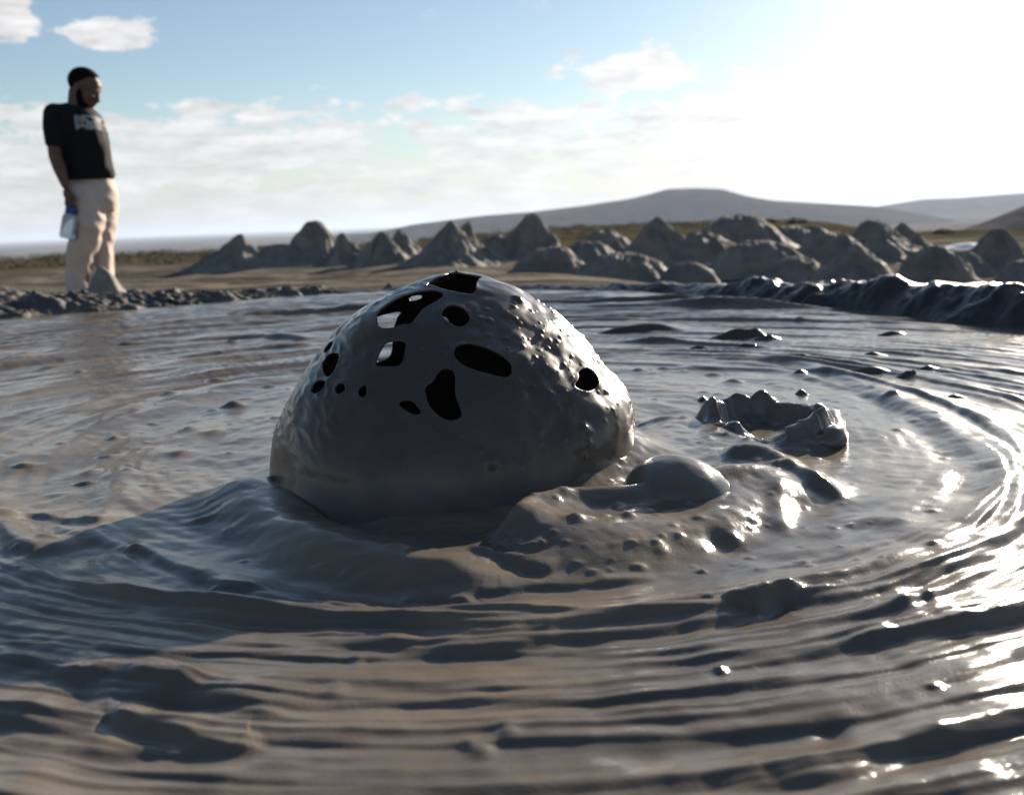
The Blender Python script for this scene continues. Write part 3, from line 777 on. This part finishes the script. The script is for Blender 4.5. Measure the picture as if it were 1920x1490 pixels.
def blob_mesh(seed, rx, ry, h, n=40, m_=18, rough=.25, spike=0.0):
    a = np.linspace(0, 2 * math.pi, n, endpoint=False); s = np.linspace(0, 1, m_)
    A, S = np.meshgrid(a, s, indexing='ij')
    rr = S * (1 + rough * pn(np.cos(A) * 1.6, np.sin(A) * 1.6, seed * 3.7))
    X, Y = rx * rr * np.cos(A), ry * rr * np.sin(A)
    prof = (np.cos(np.clip(S, 0, 1) * math.pi) * .5 + .5) ** .85
    Z = h * prof * (1 + rough * 1.2 * pn(X / rx * 1.5, Y / ry * 1.5, seed * 1.3)) + spike * np.exp(-((X / rx - .5) ** 2 + (Y / ry) ** 2) / .03) - .004 * S
    return np.stack([X, Y, Z], -1).reshape(-1, 3), grid_faces(n, m_, True)[:, ::-1].copy()
LUMPS = [  # px centre x, base y, half width px, height px, spike, label
    (1205, 622, 92, 20, 0, 'long low dark mud lump just right of the big bubble, farthest back'),
    (1385, 634, 58, 22, .02, 'peaked dark mud lump in front of the far right bank'),
    (1440, 637, 30, 12, 0, 'flat mud lump joined to the right foot of the peaked one'),
    (1310, 657, 32, 12, 0, 'rounded dark mud lump between the holed bubble and the peaked lump'),
    (1398, 653, 30, 11, .006, 'rounded mud lump just below the peaked lump'),
    (1505, 674, 34, 13, .004, 'mud lump at the right end of the curved ridge'),
    (1635, 668, 32, 10, 0, 'low mud lump under the dark right bank'),
    (1628, 700, 54, 18, 0, 'broad dark mud lump with a gleaming end on the right of the pool'),
    (1700, 708, 24, 16, .016, 'small pointed mud lump beside the broad dark one'),
    (1740, 692, 30, 8, 0, 'small flat mud lump behind the pointed one'),
    (1500, 703, 22, 12, .003, 'small pale peaked lump on the inner ring ridge'),
    (1318, 750, 14, 8, 0, 'tiny round lump on the calm mud above the splash ring'),
    (1503, 737, 12, 9, 0, 'tiny gleaming lump on the calm mud inside the ring ridge'),
    (1670, 628, 34, 8, .004, 'thin lump of mud lying close to the foot of the right bank'),
    (1700, 733, 24, 8, 0, 'low lump of mud straddling the ring ridge on the right'),
    (1790, 745, 28, 8, 0, 'flat lump of mud near the right edge of the pool'),
]
for i, (px, py, hw, hp, sp, lab) in enumerate(LUMPS):
    c = at(px, py); k = c[1] / F
    V, Fc = blob_mesh(i + 1, hw * k * 1.25, max(hw * k * .34, .016), hp * k * .85, spike=sp * .6)
    o = mesh('mud_lump', V + c, Fc, M['bubble'], loc=c)
    tag(o, lab, 'mud lump', 'mud lumps lying on the pool')

# ------------------------------------------------------------------ mud cones on the flat
CONES = [ # peak px, base left, base right, base y, depth, sharpness, crater, label
    (452, 440, 355, 512, 496, 27, 1.0, 0, 'low dark mud cone at the left end of the row'),
    (588, 406, 478, 655, 494, 28, 1.7, 1, 'steep dark mud cone with a knobbly top, second from the left'),
    (640, 436, 598, 700, 488, 27, 1.0, 0, 'lumpy shoulder mound against the right flank of the steep left cone'),
    (715, 433, 664, 772, 482, 26, 1.1, 0, 'small dark pointed mud cone between the steep cone and the twin peaks'),
    (748, 430, 715, 785, 470, 32, 1.0, 0, 'small mud cone half hidden behind the small pointed one'),
    (846, 413, 752, 930, 496, 25, 1.15, 0, 'broad mud cone with twin peaks straight behind the bubble'),
    (878, 413, 800, 940, 494, 25.6, 1.3, 0, 'right-hand twin peak leaning on the broad cone'),
    (990, 397, 915, 1080, 492, 27, 1.4, 1, 'tall mud cone with a sharp tip right of the twin peaks'),
    (1040, 462, 945, 1110, 526, 14, .9, 0, 'smooth grey slope of a mud mound in front of the sharp-tipped cone'),
    (1130, 432, 1075, 1205, 478, 24, .8, 0, 'flat-topped mud mound right of the sharp-tipped cone'),
    (1232, 407, 1150, 1310, 482, 22, 1.0, 0, 'blunt dark mud cone under the left slope of the far hill'),
    (1162, 474, 1070, 1275, 526, 12.5, .7, 0, 'low rounded mud mound close behind the bank, below the blunt cone'),
    (1380, 404, 1270, 1490, 474, 23, .6, 0, 'wide dark mud ridge below the flat top of the far hill'),
    (1490, 424, 1400, 1590, 468, 25, .5, 0, 'long low mud ridge right of the wide dark one'),
    (1487, 482, 1430, 1575, 522, 15, .7, 0, 'low dark mound on the sand behind the highest part of the bank'),
    (1638, 407, 1530, 1745, 478, 20, 1.0, 1, 'big dark mud cone with a craggy top on the right'),
    (1690, 417, 1620, 1765, 478, 21, 1.0, 0, 'secondary peak on the right flank of the craggy cone'),
    (1606, 456, 1500, 1690, 524, 13, 1.0, 0, 'brown pointed mud cone in front of the craggy one'),
    (1748, 462, 1680, 1830, 522, 12, .65, 0, 'rounded block-like mud mound near the right edge'),
    (1868, 423, 1780, 1960, 503, 15, 1.1, 1, 'dark mud cone at the right edge with a mud flow painted sky-bright beside it'),
    (1310, 438, 1240, 1400, 486, 19, .7, 0, 'lumpy low mound in the shade left of the wide dark ridge'),
    (1420, 452, 1330, 1520, 496, 17, .6, 0, 'crumbled brown mound on the sand below the wide dark ridge'),
    (1560, 436, 1480, 1640, 484, 18, .7, 0, 'low brown mound between the long low ridge and the craggy cone'),
    (1100, 452, 1040, 1170, 492, 20, .7, 0, 'low lumpy mound below the flat-topped mound'),
    (1285, 492, 1230, 1350, 524, 12, .6, 0, 'small crumbly mound just above the bank, right of the low rounded one'),
    (925, 442, 870, 985, 486, 27, .7, 0, 'low saddle mound between the twin peaks and the sharp-tipped cone'),
    (520, 458, 440, 590, 496, 27.5, .7, 0, 'low dark saddle joining the two left cones'),
    (1800, 470, 1750, 1860, 512, 14, .6, 0, 'low dark mound left of the right edge cone'),
    (1915, 488, 1870, 1985, 524, 11, .8, 0, 'dark mud mound cut off by the right edge of the photo'),
]
def cone(i, pk, py, bl, br, by, Y, sharp, crater, lab):
    top = dep(pk, py, Y); bc = dep((bl + br) / 2, by, Y)
    kk = Y / F
    n, m_ = 110, 46
    a = np.linspace(0, 2 * math.pi, n, endpoint=False); s = np.linspace(0, 1, m_)
    A, S = np.meshgrid(a, s, indexing='ij')
    cosA = np.cos(A)
    lft, rgt = (pk - bl) * kk, (br - pk) * kk
    rad = np.where(cosA > 0, rgt, lft) * np.abs(cosA) ** 2 + ((lft + rgt) / 2) * np.sin(A) ** 2
    rad = rad * 1.38
    rr = S * (1 + .16 * pn(cosA * 2 + i, np.sin(A) * 2, .4))
    X = top[0] + rr * rad * cosA; Y_ = Y + rr * rad * .9 * np.sin(A)
    hgt = top[2] - bc[2]
    wq = ss(S, .03, .3) * hgt * .16
    X = X + wq * fbm(X / hgt * 1.4, Y_ / hgt * 1.4, i + .5, 3); Y_ = Y_ + wq * fbm(X / hgt * 1.4, Y_ / hgt * 1.4, i + 9.5, 3)
    if sharp >= 1: prof = (1 - S) ** (1.1 + .6 * sharp) * .55 + .45 * (1 / (1 + (S / .28) ** (1.8 + sharp)))
    else: prof = 1 / (1 + (S / (.62 - .12 * sharp)) ** (3.2))
    prof = prof - prof[:, -1:] * S
    if crater: prof = prof - .12 * np.exp(-(S / .045) ** 2)
    gul = .10 * pn(cosA * 5 + i * 3, np.sin(A) * 5, S * 1.5) * np.sin(S * math.pi)
    lump = .11 * fbm(X / hgt * 1.9, Y_ / hgt * 2.2, i, 3) * np.sin(np.clip(S * 1.15 + .12, 0, 1) * math.pi) + .018 * fbm(X / hgt * 8, Y_ / hgt * 8, i, 3) * ss(S, 1, .8)
    bw = ss(S, .45, .95)
    Z = bc[2] * (1 - bw) + (land_z(X, Y_) - .02 - .12 * ss(S, .93, 1)) * bw + hgt * (prof + gul + lump)
    o = mesh('mud_cone', np.stack([X, Y_, Z], -1).reshape(-1, 3), grid_faces(n, m_, True)[:, ::-1].copy(), M['cone'], loc=(top[0], Y, bc[2]))
    tag(o, lab, 'mud cone', 'mud cones standing on the flat behind the pool')
for i, c in enumerate(CONES): cone(i, *c)

def painted_sheen_flow():
    c = dep(1815, 456, 17)
    V, Fc = blob_mesh(77, .26, .9, .085, rough=.2)
    o = mesh('mud_flow', V + c - np.array([0, 0, .08]), Fc, M['painted_sheen_flow'], loc=c)
    tag(o, 'small mud flow painted pale for its sky reflection, on the left flank of the right edge cone', 'mud flow')
painted_sheen_flow()

# ------------------------------------------------------------------ clods on the left bank, mound at the man's feet
clod_meshes = []
for i in range(7):
    bm = bmesh.new(); bmesh.ops.create_icosphere(bm, subdivisions=3, radius=1)
    co_ = np.array([v.co[:] for v in bm.verts])
    d = 1 + .38 * fbm(co_[:, 0] * 1.3 + i * 5, co_[:, 1] * 1.3, co_[:, 2] * 1.3, 3)
    for v, k in zip(bm.verts, d): v.co = v.co * k; v.co.z *= .5
    me = bpy.data.meshes.new('mud_clod'); bm.to_mesh(me); bm.free()
    for p_ in me.polygons: p_.use_smooth = True
    me.materials.append(M['bank_dry']); clod_meshes.append(me)
rs = np.random.default_rng(31)
LX, LY, LZ = LB
made = 0
while made < 46:
    i, j = rs.integers(90, 480), rs.integers(30, 100)
    p_ = np.array([LX[i, j], LY[i, j], LZ[i, j]])
    q = proj(p_[None])[0]
    if q[0] < -30 or q[0] > 480 : continue
    s = rs.choice([.010, .014, .020, .030], p=[.35, .35, .22, .08]) * (1.0 if q[0] < 330 else .6)
    o = bpy.data.objects.new('mud_clod', clod_meshes[made % 7]); COL.objects.link(o)
    o.location = p_ + (0, 0, s * .25); o.scale = (s * 1.3, s, s); o.rotation_euler = (rs.uniform(-.4, .4), rs.uniform(-.4, .4), rs.uniform(0, 6.28))
    tag(o, 'crumbly grey mud clod lying on the left bank of the pool', 'mud clod', 'mud clods strewn over the left bank')
    made += 1

def foot_mound():
    Y = 6.6; c = dep(196, 546, Y)
    V, Fc = blob_mesh(5, .15, .14, .17, n=60, m_=26, rough=.18)
    o = mesh('mud_mound', V + c - np.array([.0, 0, .02]), Fc, M['mound'], loc=c)
    tag(o, 'pale dried mud mound just in front of the man\'s feet', 'mud mound')
    c2 = dep(250, 556, 6.0)
    V, Fc = blob_mesh(8, .10, .09, .055, n=50, m_=20, rough=.4)
    o = mesh('mud_mound', V + c2, Fc, M['bank_dry'], loc=c2)
    tag(o, 'low dark lump of mud right of the pale mound by the man\'s feet', 'mud mound')
foot_mound()

# ------------------------------------------------------------------ scrub (nobody could count it)
def scrub(name, label, spots, mat, seed):
    rs = np.random.default_rng(seed)
    V, Fc = [], []
    for (x, y, s) in spots:
        z = float(land_z(np.array([x]), np.array([y]))[0])
        for _ in range(int(70)):
            d = rs.normal(size=3); d /= np.linalg.norm(d); d[2] = abs(d[2])
            p_ = np.array([x, y, z]) + d * s * rs.uniform(.3, 1) * (1.3, 1.3, .75)
            L = s * rs.uniform(.10, .24)
            b = len(V)
            u_ = rs.normal(size=3); u_ /= np.linalg.norm(u_); w_ = np.cross(u_, rs.normal(size=3)); w_ /= np.linalg.norm(w_)
            V += [p_ - u_ * L * .5 - w_ * L * .3, p_ + u_ * L * .6, p_ + w_ * L * .5]; Fc.append((b, b + 1, b + 2))
    o = mesh(name, V, Fc, mat, smooth=False)
    tag(o, label, kind='stuff')
sp1 = []
for _ in range(420):
    px = random.uniform(-150, 780); Y = random.uniform(36, 62)
    q = dep(px, 500, Y); sp1.append((q[0], q[1], random.uniform(.2, .46)))
for _ in range(260):
    px = random.uniform(700, 1330); Y = random.uniform(45, 130)
    q = dep(px, 450, Y); sp1.append((q[0], q[1], random.uniform(.2, .5) * Y / 70))
scrub('scrub', 'olive green scrub along the rim of the flat behind the man and the cones', sp1, M['leaf'], 3)
def bush(px, py, Y, s, lab):
    rs = np.random.default_rng(int(px)); c = dep(px, py, Y)
    root = empty('bush', (c[0], c[1], c[2] - s * .5))
    V, Fc = [], []
    for _ in range(420):
        d = rs.normal(size=3); d /= np.linalg.norm(d); d[2] = abs(d[2]) * .8
        p_ = np.array(root.location) + d * s * rs.uniform(.35, 1) ** .7 * (1.5, 1.2, .95)
        L = s * rs.uniform(.12, .26); b = len(V)
        u_ = rs.normal(size=3); u_ /= np.linalg.norm(u_); w_ = np.cross(u_, rs.normal(size=3)); w_ /= np.linalg.norm(w_)
        V += [p_ - u_ * L * .5 - w_ * L * .3, p_ + u_ * L * .6, p_ + w_ * L * .5]; Fc.append((b, b + 1, b + 2))
    mesh('foliage', V, Fc, M['leaf2'], root, smooth=False)
    tag(root, lab, 'bush', 'bushes beyond the mud cones')
bush(1494, 412, 30, .24, 'dark round bush on the skyline above the long low ridge')
bush(1440, 412, 30, .2, 'small dark bush at the right end of the wide ridge')
bush(1768, 432, 34, .26, 'dark flat bush on the sand left of the right edge cone')

# ------------------------------------------------------------------ the man and his bottle
PY = 7.4
MPP = PY / F
def pp(px, py, dy=0.0):
    return dep(px, py, PY + dy)
feet = pp(172, 556)
gz = float(land_z(np.array([feet[0]]), np.array([PY]))[0])
man = empty('person', (feet[0], PY, gz))
tag(man, 'man in black printed t-shirt and beige trousers looking down at the mud', 'person')

def loft(bm, rings, n=40, fold=0.0, seed=0.0):
    """rings: (left px, right px, y px, half depth m, depth offset m)"""
    R = np.array(rings, float)
    t = np.linspace(0, len(R) - 1, (len(R) - 1) * 7 + 1)
    RR = np.stack([np.interp(t, np.arange(len(R)), R[:, k]) for k in range(5)], 1)
    for k in range(5):
        c = np.convolve(np.pad(RR[:, k], 4, mode='reflect', reflect_type='odd'), np.ones(9) / 9, 'valid'); RR[1:-1, k] = c[1:-1]
    a = np.linspace(0, 2 * math.pi, n, endpoint=False)
    prev = None; allv = []
    for l, r_, y_, hd, oy in RR:
        c = pp((l + r_) / 2, y_, oy); hw = (r_ - l) / 2 * MPP
        ring = []
        for ang in a:
            ca, sa = math.cos(ang), math.sin(ang)
            e = (abs(ca) ** 2.4 + abs(sa) ** 2.4) ** (-1 / 2.4)
            q = c + np.array([hw * ca * e, hd * sa * e, 0])
            if fold:
                f_ = fold * (1 - 2 * abs(float(pn(q[0] * 11 + q[2] * 7 + seed, q[1] * 8, q[2] * 5 - q[0] * 9))))
                q = q + np.array([ca, sa, 0]) * f_
            ring.append(bm.verts.new(q))
        if prev:
            for i in range(n): bm.faces.new((prev[i], ring[i], ring[(i + 1) % n], prev[(i + 1) % n]))
        else: bm.faces.new(ring[::-1] if False else ring)
        prev = ring
    bm.faces.new(prev[::-1])
def capsule(bm, pts, radii, n=18, flat=1.0):
    """closed tapered tube along points"""
    P = [np.asarray(p_, float) for p_ in pts]
    for i in range(len(P) - 1):
        A, B, ra, rb = P[i], P[i + 1], radii[i], radii[i + 1]
        d = B - A; L = np.linalg.norm(d)
        q = Vector(d).to_track_quat('Z', 'Y').to_matrix().to_4x4()
        ret = bmesh.ops.create_cone(bm, cap_ends=True, segments=n, radius1=ra, radius2=rb, depth=max(L, 1e-4), matrix=Matrix.Translation((A + B) / 2) @ q)
    for p_, r_ in zip(P, radii):
        bmesh.ops.create_uvsphere(bm, u_segments=n, v_segments=10, radius=r_, matrix=Matrix.Translation(p_))
def ell(bm, c, rad, rot=None):
    m_ = Matrix.Translation(c) @ (rot or Matrix.Identity(4)) @ Matrix.Diagonal((*rad, 1))
    bmesh.ops.create_uvsphere(bm, u_segments=28, v_segments=18, radius=1, matrix=m_)
def fuse(name, bm, mat, parent, voxel, smooth=6):
    """union of overlapping solids as one continuous skin"""
    bmesh.ops.recalc_face_normals(bm, faces=bm.faces)
    me = bpy.data.meshes.new(name); bm.to_mesh(me); bm.free()
    o = bpy.data.objects.new(name, me); COL.objects.link(o)
    r_ = o.modifiers.new('r', 'REMESH'); r_.mode = 'VOXEL'; r_.voxel_size = voxel; r_.use_smooth_shade = True
    s_ = o.modifiers.new('s', 'SMOOTH'); s_.factor = .5; s_.iterations = smooth
    dg = bpy.context.evaluated_depsgraph_get(); dg.update()
    nm = bpy.data.meshes.new_from_object(o.evaluated_get(dg))
    o.modifiers.clear(); o.data = nm; bpy.data.meshes.remove(me)
    nm.name = name
    nm.transform(Matrix.Translation(-Vector(parent.location)))
    nm.materials.clear(); nm.materials.append(mat)
    for p_ in nm.polygons: p_.use_smooth = True
    o.parent = parent
    return o

HC = pp(157, 164)                                         # middle of the head
HR = Matrix.Rotation(math.radians(0), 4, 'Z') @ Matrix.Rotation(math.radians(21), 4, 'Y')
def hp(x, y, z): return np.array(Vector(HC) + (HR @ Vector((x, y, z))))
def build_man():
    bm = bmesh.new()
    # head
    ell(bm, hp(-.006, 0, .036), (.108, .082, .094), HR)
    ell(bm, hp(.042, 0, -.028), (.064, .062, .092), HR)
    ell(bm, hp(.092, 0, .035), (.022, .05, .035), HR)
    for s in (-1, 1):
        capsule(bm, [hp(-.004, s * .052, -.055), hp(.030, s * .042, -.105), hp(.066, s * .010, -.122)], [.024, .022, .022])
        capsule(bm, [hp(.095, s * .044, .006), hp(.104, s * .012, .010)], [.013, .014])
        ell(bm, hp(.082, s * .040, -.040), (.022, .022, .02), HR)
        ell(bm, hp(-.016, s * .082, -.014), (.021, .010, .034), HR)
    capsule(bm, [hp(.103, 0, .004), hp(.118, 0, -.040), hp(.122, 0, -.058)], [.010, .012, .014])
    for s in (-1, 1): ell(bm, hp(.110, s * .014, -.060), (.013, .010, .010), HR)
    ell(bm, hp(.098, 0, -.084), (.016, .026, .008), HR); ell(bm, hp(.094, 0, -.099), (.016, .024, .009), HR)
    ell(bm, hp(.076, 0, -.124), (.022, .024, .02), HR)
    capsule(bm, [hp(-.03, 0, -.05), pp(143, 200), pp(140, 214, .01)], [.062, .060, .075])
    # torso and legs under the clothes
    loft(bm, [(112, 170, 206, .09, .02), (106, 180, 222, .13, .02), (112, 190, 245, .14, .02), (116, 196, 280, .13, .02), (124, 198, 315, .10, .02), (132, 200, 340, .085, .02), (138, 206, 372, .09, .02)])
    loft(bm, [(140, 186, 372, .085, -.05), (148, 184, 430, .07, -.05), (146, 174, 480, .055, -.04), (146, 166, 530, .042, -.03), (146, 166, 548, .042, -.03)])
    loft(bm, [(182, 210, 372, .08, .09), (195, 209, 430, .06, .08), (188, 203, 468, .05, .12), (190, 204, 500, .042, .15), (190, 204, 548, .042, .15)])
    # near arm with the hand round the bottle cap
    sh, el, wr = pp(101, 216, -.10), pp(103, 292, -.15), pp(123, 347, -.19)
    capsule(bm, [sh, sh * .55 + el * .45 + np.array([-.006, 0, 0]), el, el * .6 + wr * .4, wr], [.062, .050, .044, .045, .030])
    pal = pp(128, 366, -.20)
    ell(bm, pal, (.034, .024, .052), Matrix.Rotation(math.radians(-14), 4, 'Y'))
    cap = pp(134, 392, -.20)
    for k, (ox, ln) in enumerate(((-.024, .9), (-.008, 1.0), (.009, .95), (.024, .8))):
        b0 = pal + np.array([.004 + ox * .6, -.008 + ox * .7, -.036]); k1 = b0 + np.array([ox * .25 + .006, -.016, -.030 * ln]); k2 = k1 + np.array([.010, .014, -.022 * ln]); k3 = k2 + np.array([.006, .022, .004])
        capsule(bm, [b0, k1, k2, k3], [.0105, .0098, .009, .0075], 12)
    t0 = pal + np.array([.026, -.012, .012]); t1 = t0 + np.array([.022, -.006, -.030]); t2 = t1 + np.array([.006, .006, -.026])
    capsule(bm, [t0, t1, t2], [.013, .011, .009], 12)
    # far arm bent behind the body, hand in the pocket
    sh2, el2, wr2 = pp(152, 216, .17), pp(166, 288, .24), pp(186, 338, .16)
    capsule(bm, [sh2, el2, wr2], [.056, .044, .030])
    ell(bm, pp(190, 352, .14), (.03, .022, .048))
    body = fuse('body', bm, M['skin'], man, .007, 5)
    # hair: cropped cap over the skull
    bm = bmesh.new()
    bmesh.ops.create_uvsphere(bm, u_segments=64, v_segments=40, radius=1)
    kill = []
    for v in bm.verts:
        p_ = Vector((v.co.x * .114, v.co.y * .088, v.co.z * .100))
        line = .046 if p_.x > .062 else (.046 - (.062 - p_.x) * 1.0)
        if p_.z + .0 < line - .0 or p_.x > .088: kill.append(v)
        n_ = .003 * float(pn(p_.x * 90, p_.y * 90, p_.z * 90))
        v.co = p_ * (1 + n_ * 6) + Vector((-.007, 0, .038))
    bmesh.ops.delete(bm, geom=kill, context='VERTS')
    bm.transform(Matrix.Translation(HC) @ HR)
    ret = bmesh.ops.solidify(bm, geom=bm.faces[:], thickness=.004)
    me = bpy.data.meshes.new('hair'); bm.to_mesh(me); bm.free()
    me.transform(Matrix.Translation(-Vector(man.location))); me.materials.append(M['hair'])
    for p_ in me.polygons: p_.use_smooth = True
    o = bpy.data.objects.new('hair', me); COL.objects.link(o); o.parent = man
    # short beard along the jaw
    bm = bmesh.new()
    for s in (-1, 1): capsule(bm, [hp(-.004, s * .060, -.035), hp(.026, s * .049, -.103), hp(.066, s * .016, -.129), hp(.078, 0, -.130)], [.022, .026, .026, .022])
    fuse('beard', bm, M['hair'], man, .006, 3)
    for s in (-1, 1):
        bm = bmesh.new(); ell(bm, hp(.098, s * .034, -.012), (.009, .013, .009), HR)
        fuse('eye', bm, M['eye'], man, .003, 1)
    # t-shirt
    bm = bmesh.new()
    loft(bm, [(122, 164, 199, .07, .01), (108, 174, 207, .12, .02), (96, 183, 218, .17, .02), (98, 189, 232, .175, .02), (102, 195, 250, .17, .02), (105, 200, 270, .135, .02), (108, 203, 292, .13, .02), (113, 208, 314, .13, .02), (118, 212, 326, .13, .02), (123, 208, 338, .15, .02)], 56, .010, 1.3)
    capsule(bm, [pp(142, 206, .01), pp(118, 209, -.05), sh + np.array([.01, .01, .004])], [.056, .056, .066], 24)
    capsule(bm, [sh + np.array([.0, .02, .006]), sh * .7 + el * .3, sh * .36 + el * .64], [.079, .077, .066], 24)
    capsule(bm, [sh2, sh2 * .4 + el2 * .6], [.072, .062], 24)
    shirt = fuse('t_shirt', bm, M['shirt'], man, .010, 4)
    # trousers
    bm = bmesh.new()
    loft(bm, [(127, 206, 331, .105, .02), (127, 212, 348, .125, .02), (128, 217, 366, .15, .02), (129, 217, 384, .145, .02), (134, 213, 396, .13, .02)], 56, .006, 4.1)
    loft(bm, [(132, 178, 345, .09, -.03), (130, 187, 366, .115, -.05), (135, 190, 390, .11, -.06), (141, 192, 412, .105, -.08), (142, 191, 428, .10, -.08), (135, 186, 448, .10, -.06), (130, 180, 470, .098, -.05), (128, 171, 490, .085, -.03), (128, 168, 512, .08, -.02), (128, 168, 530, .08, -.02), (128, 170, 546, .08, -.02)], 44, .013, 7.7)
    loft(bm, [(176, 211, 350, .09, .06), (179, 218, 368, .11, .09), (185, 217, 390, .10, .09), (191, 215, 412, .095, .07), (192, 212, 432, .09, .08), (187, 210, 450, .09, .10), (182, 208, 468, .088, .12), (183, 208, 488, .075, .14), (186, 210, 508, .075, .15), (187, 211, 530, .075, .15), (187, 212, 546, .075, .15)], 44, .012, 2.2)
    fuse('trousers', bm, M['trousers'], man, .008, 2)
    for (px, dy) in ((152, -.05), (196, .09)):
        bm = bmesh.new(); q = pp(px, 551, dy); q[2] = gz
        capsule(bm, [q + (-.05, 0, .045), q + (.06, -.03, .042), q + (.15, -.06, .034)], [.045, .044, .036])
        for v in bm.verts: v.co.z = max(v.co.z, gz)
        fuse('shoe', bm, M['shoe'], man, .009, 2)
    return cap

def shirt_mat():
    mt, g, b = material('black_cotton'); P = g.n('ShaderNodeTexCoord').outputs['Object']
    sp = g.n('ShaderNodeSeparateXYZ'); g.set(sp.inputs[0], P)
    x0, x1 = (pp(157, 230) - np.array(man.location))[0], (pp(192, 230) - np.array(man.location))[0]
    z0, z1 = (pp(175, 246) - np.array(man.location))[2], (pp(175, 219) - np.array(man.location))[2]
    bx = g.m('MULTIPLY', g.m('MULTIPLY', g.m('GREATER_THAN', sp.outputs[0], x0), g.m('LESS_THAN', sp.outputs[0], x1)), g.m('MULTIPLY', g.m('GREATER_THAN', sp.outputs[2], z0), g.m('LESS_THAN', sp.outputs[2], z1)))
    bx = g.m('MULTIPLY', bx, g.m('LESS_THAN', sp.outputs[1], .12))
    vo = g.n('ShaderNodeTexVoronoi', distance='CHEBYCHEV'); vo.inputs['Scale'].default_value = 26; g.set(vo.inputs['Vector'], P)
    ink = g.m('MULTIPLY', bx, g.m('GREATER_THAN', g.m('ADD', g.noise(P, 17, 2), g.m('MULTIPLY', vo.outputs[0], .4)), .60))
    n = g.noise(P, 30, 4)
    base = g.mix(n, (.005, .005, .0055, 1), (.009, .0085, .009, 1))
    g.set(b.inputs['Base Color'], g.mix(g.m('MULTIPLY', ink, g.noise(P, 11, 2)), base, (.62, .62, .60, 1)))
    b.inputs['Roughness'].default_value = .85
    b.inputs['Specular IOR Level'].default_value = .25
    bump(g, b, n, .3, .006)
    return mt
M['shirt'] = shirt_mat()
CAP = build_man()

def bottle():
    top = pp(135, 389, -.20); bot = pp(126, 447, -.20)
    ax = (top - bot); L = np.linalg.norm(ax); ax /= L
    q = Vector(ax).to_track_quat('Z', 'Y').to_matrix()
    root = empty('water_bottle', tuple(bot))
    tag(root, 'clear plastic water bottle with a blue cap hanging from the man\'s right hand', 'bottle')
    def lathe(name, prof, mat, a0=0, a1=2 * math.pi, n=40):
        closed = abs(a1 - a0 - 2 * math.pi) < 1e-6
        a = np.linspace(a0, a1, n, endpoint=not closed)
        V = [[(r_ * math.cos(x), r_ * math.sin(x), z_) for z_, r_ in prof] for x in a]
        V = np.array(V).reshape(-1, 3) @ np.array(q).T + bot
        return mesh(name, V, grid_faces(n, len(prof), closed), mat, root)
    R = .054
    lathe('bottle_body', [(0, 0.001), (.002, R * .9), (.010, R), (L * .62, R), (L * .70, R * .96), (L * .78, R * .76), (L * .82, R * .70), (L * .82, .001)], M['bottle'])
    lathe('cap', [(L * .80, R * .60), (L * .805, R * .78), (L * .97, R * .78), (L * 1.0, R * .7), (L * 1.0, .001)], M['cap'])
    lathe('label', [(L * .16, R * 1.01), (L * .58, R * 1.01)], M['print'], -1.6, .1, 18)
    # loop that ties the cap to the neck
    a = np.linspace(0, math.pi, 16); pth = np.stack([.030 * np.cos(a) , 0 * a, L * .98 + .030 * np.sin(a)], -1)
    k = 10; b_ = np.linspace(0, 2 * math.pi, k, endpoint=False)
    V = np.array([[p_ + .005 * (np.cos(t) * np.array([math.cos(x), 0, math.sin(x)]) + np.sin(t) * np.array([0, 1, 0])) for p_, x in zip(pth, a)] for t in b_])
    mesh('cap_loop', V.reshape(-1, 3) @ np.array(q).T + bot, grid_faces(k, 16, True), M['cap'], root)
bottle()

# ------------------------------------------------------------------ haze
def haze():
    me = bpy.data.meshes.new('haze'); bm = bmesh.new()
    bmesh.ops.create_cube(bm, size=1); bm.to_mesh(me); bm.free()
    o = bpy.data.objects.new('haze', me); COL.objects.link(o)
    zb, zt = -42.5, 112.0
    o.scale = (100000, 100000, zt - zb); o.location = (0, 0, (zt + zb) / 2)
    mt = bpy.data.materials.new('haze_air'); mt.use_nodes = True; g = NT(mt.node_tree)
    out = g.n('ShaderNodeOutputMaterial'); v = g.n('ShaderNodeVolumePrincipled')
    v.inputs['Color'].default_value = (.66, .79, 1.0, 1); v.inputs['Density'].default_value = .00008; v.inputs['Anisotropy'].default_value = .2
    g.t.links.new(v.outputs[0], out.inputs['Volume'])
    me.materials.append(mt)
    tag(o, kind='stuff')
haze()
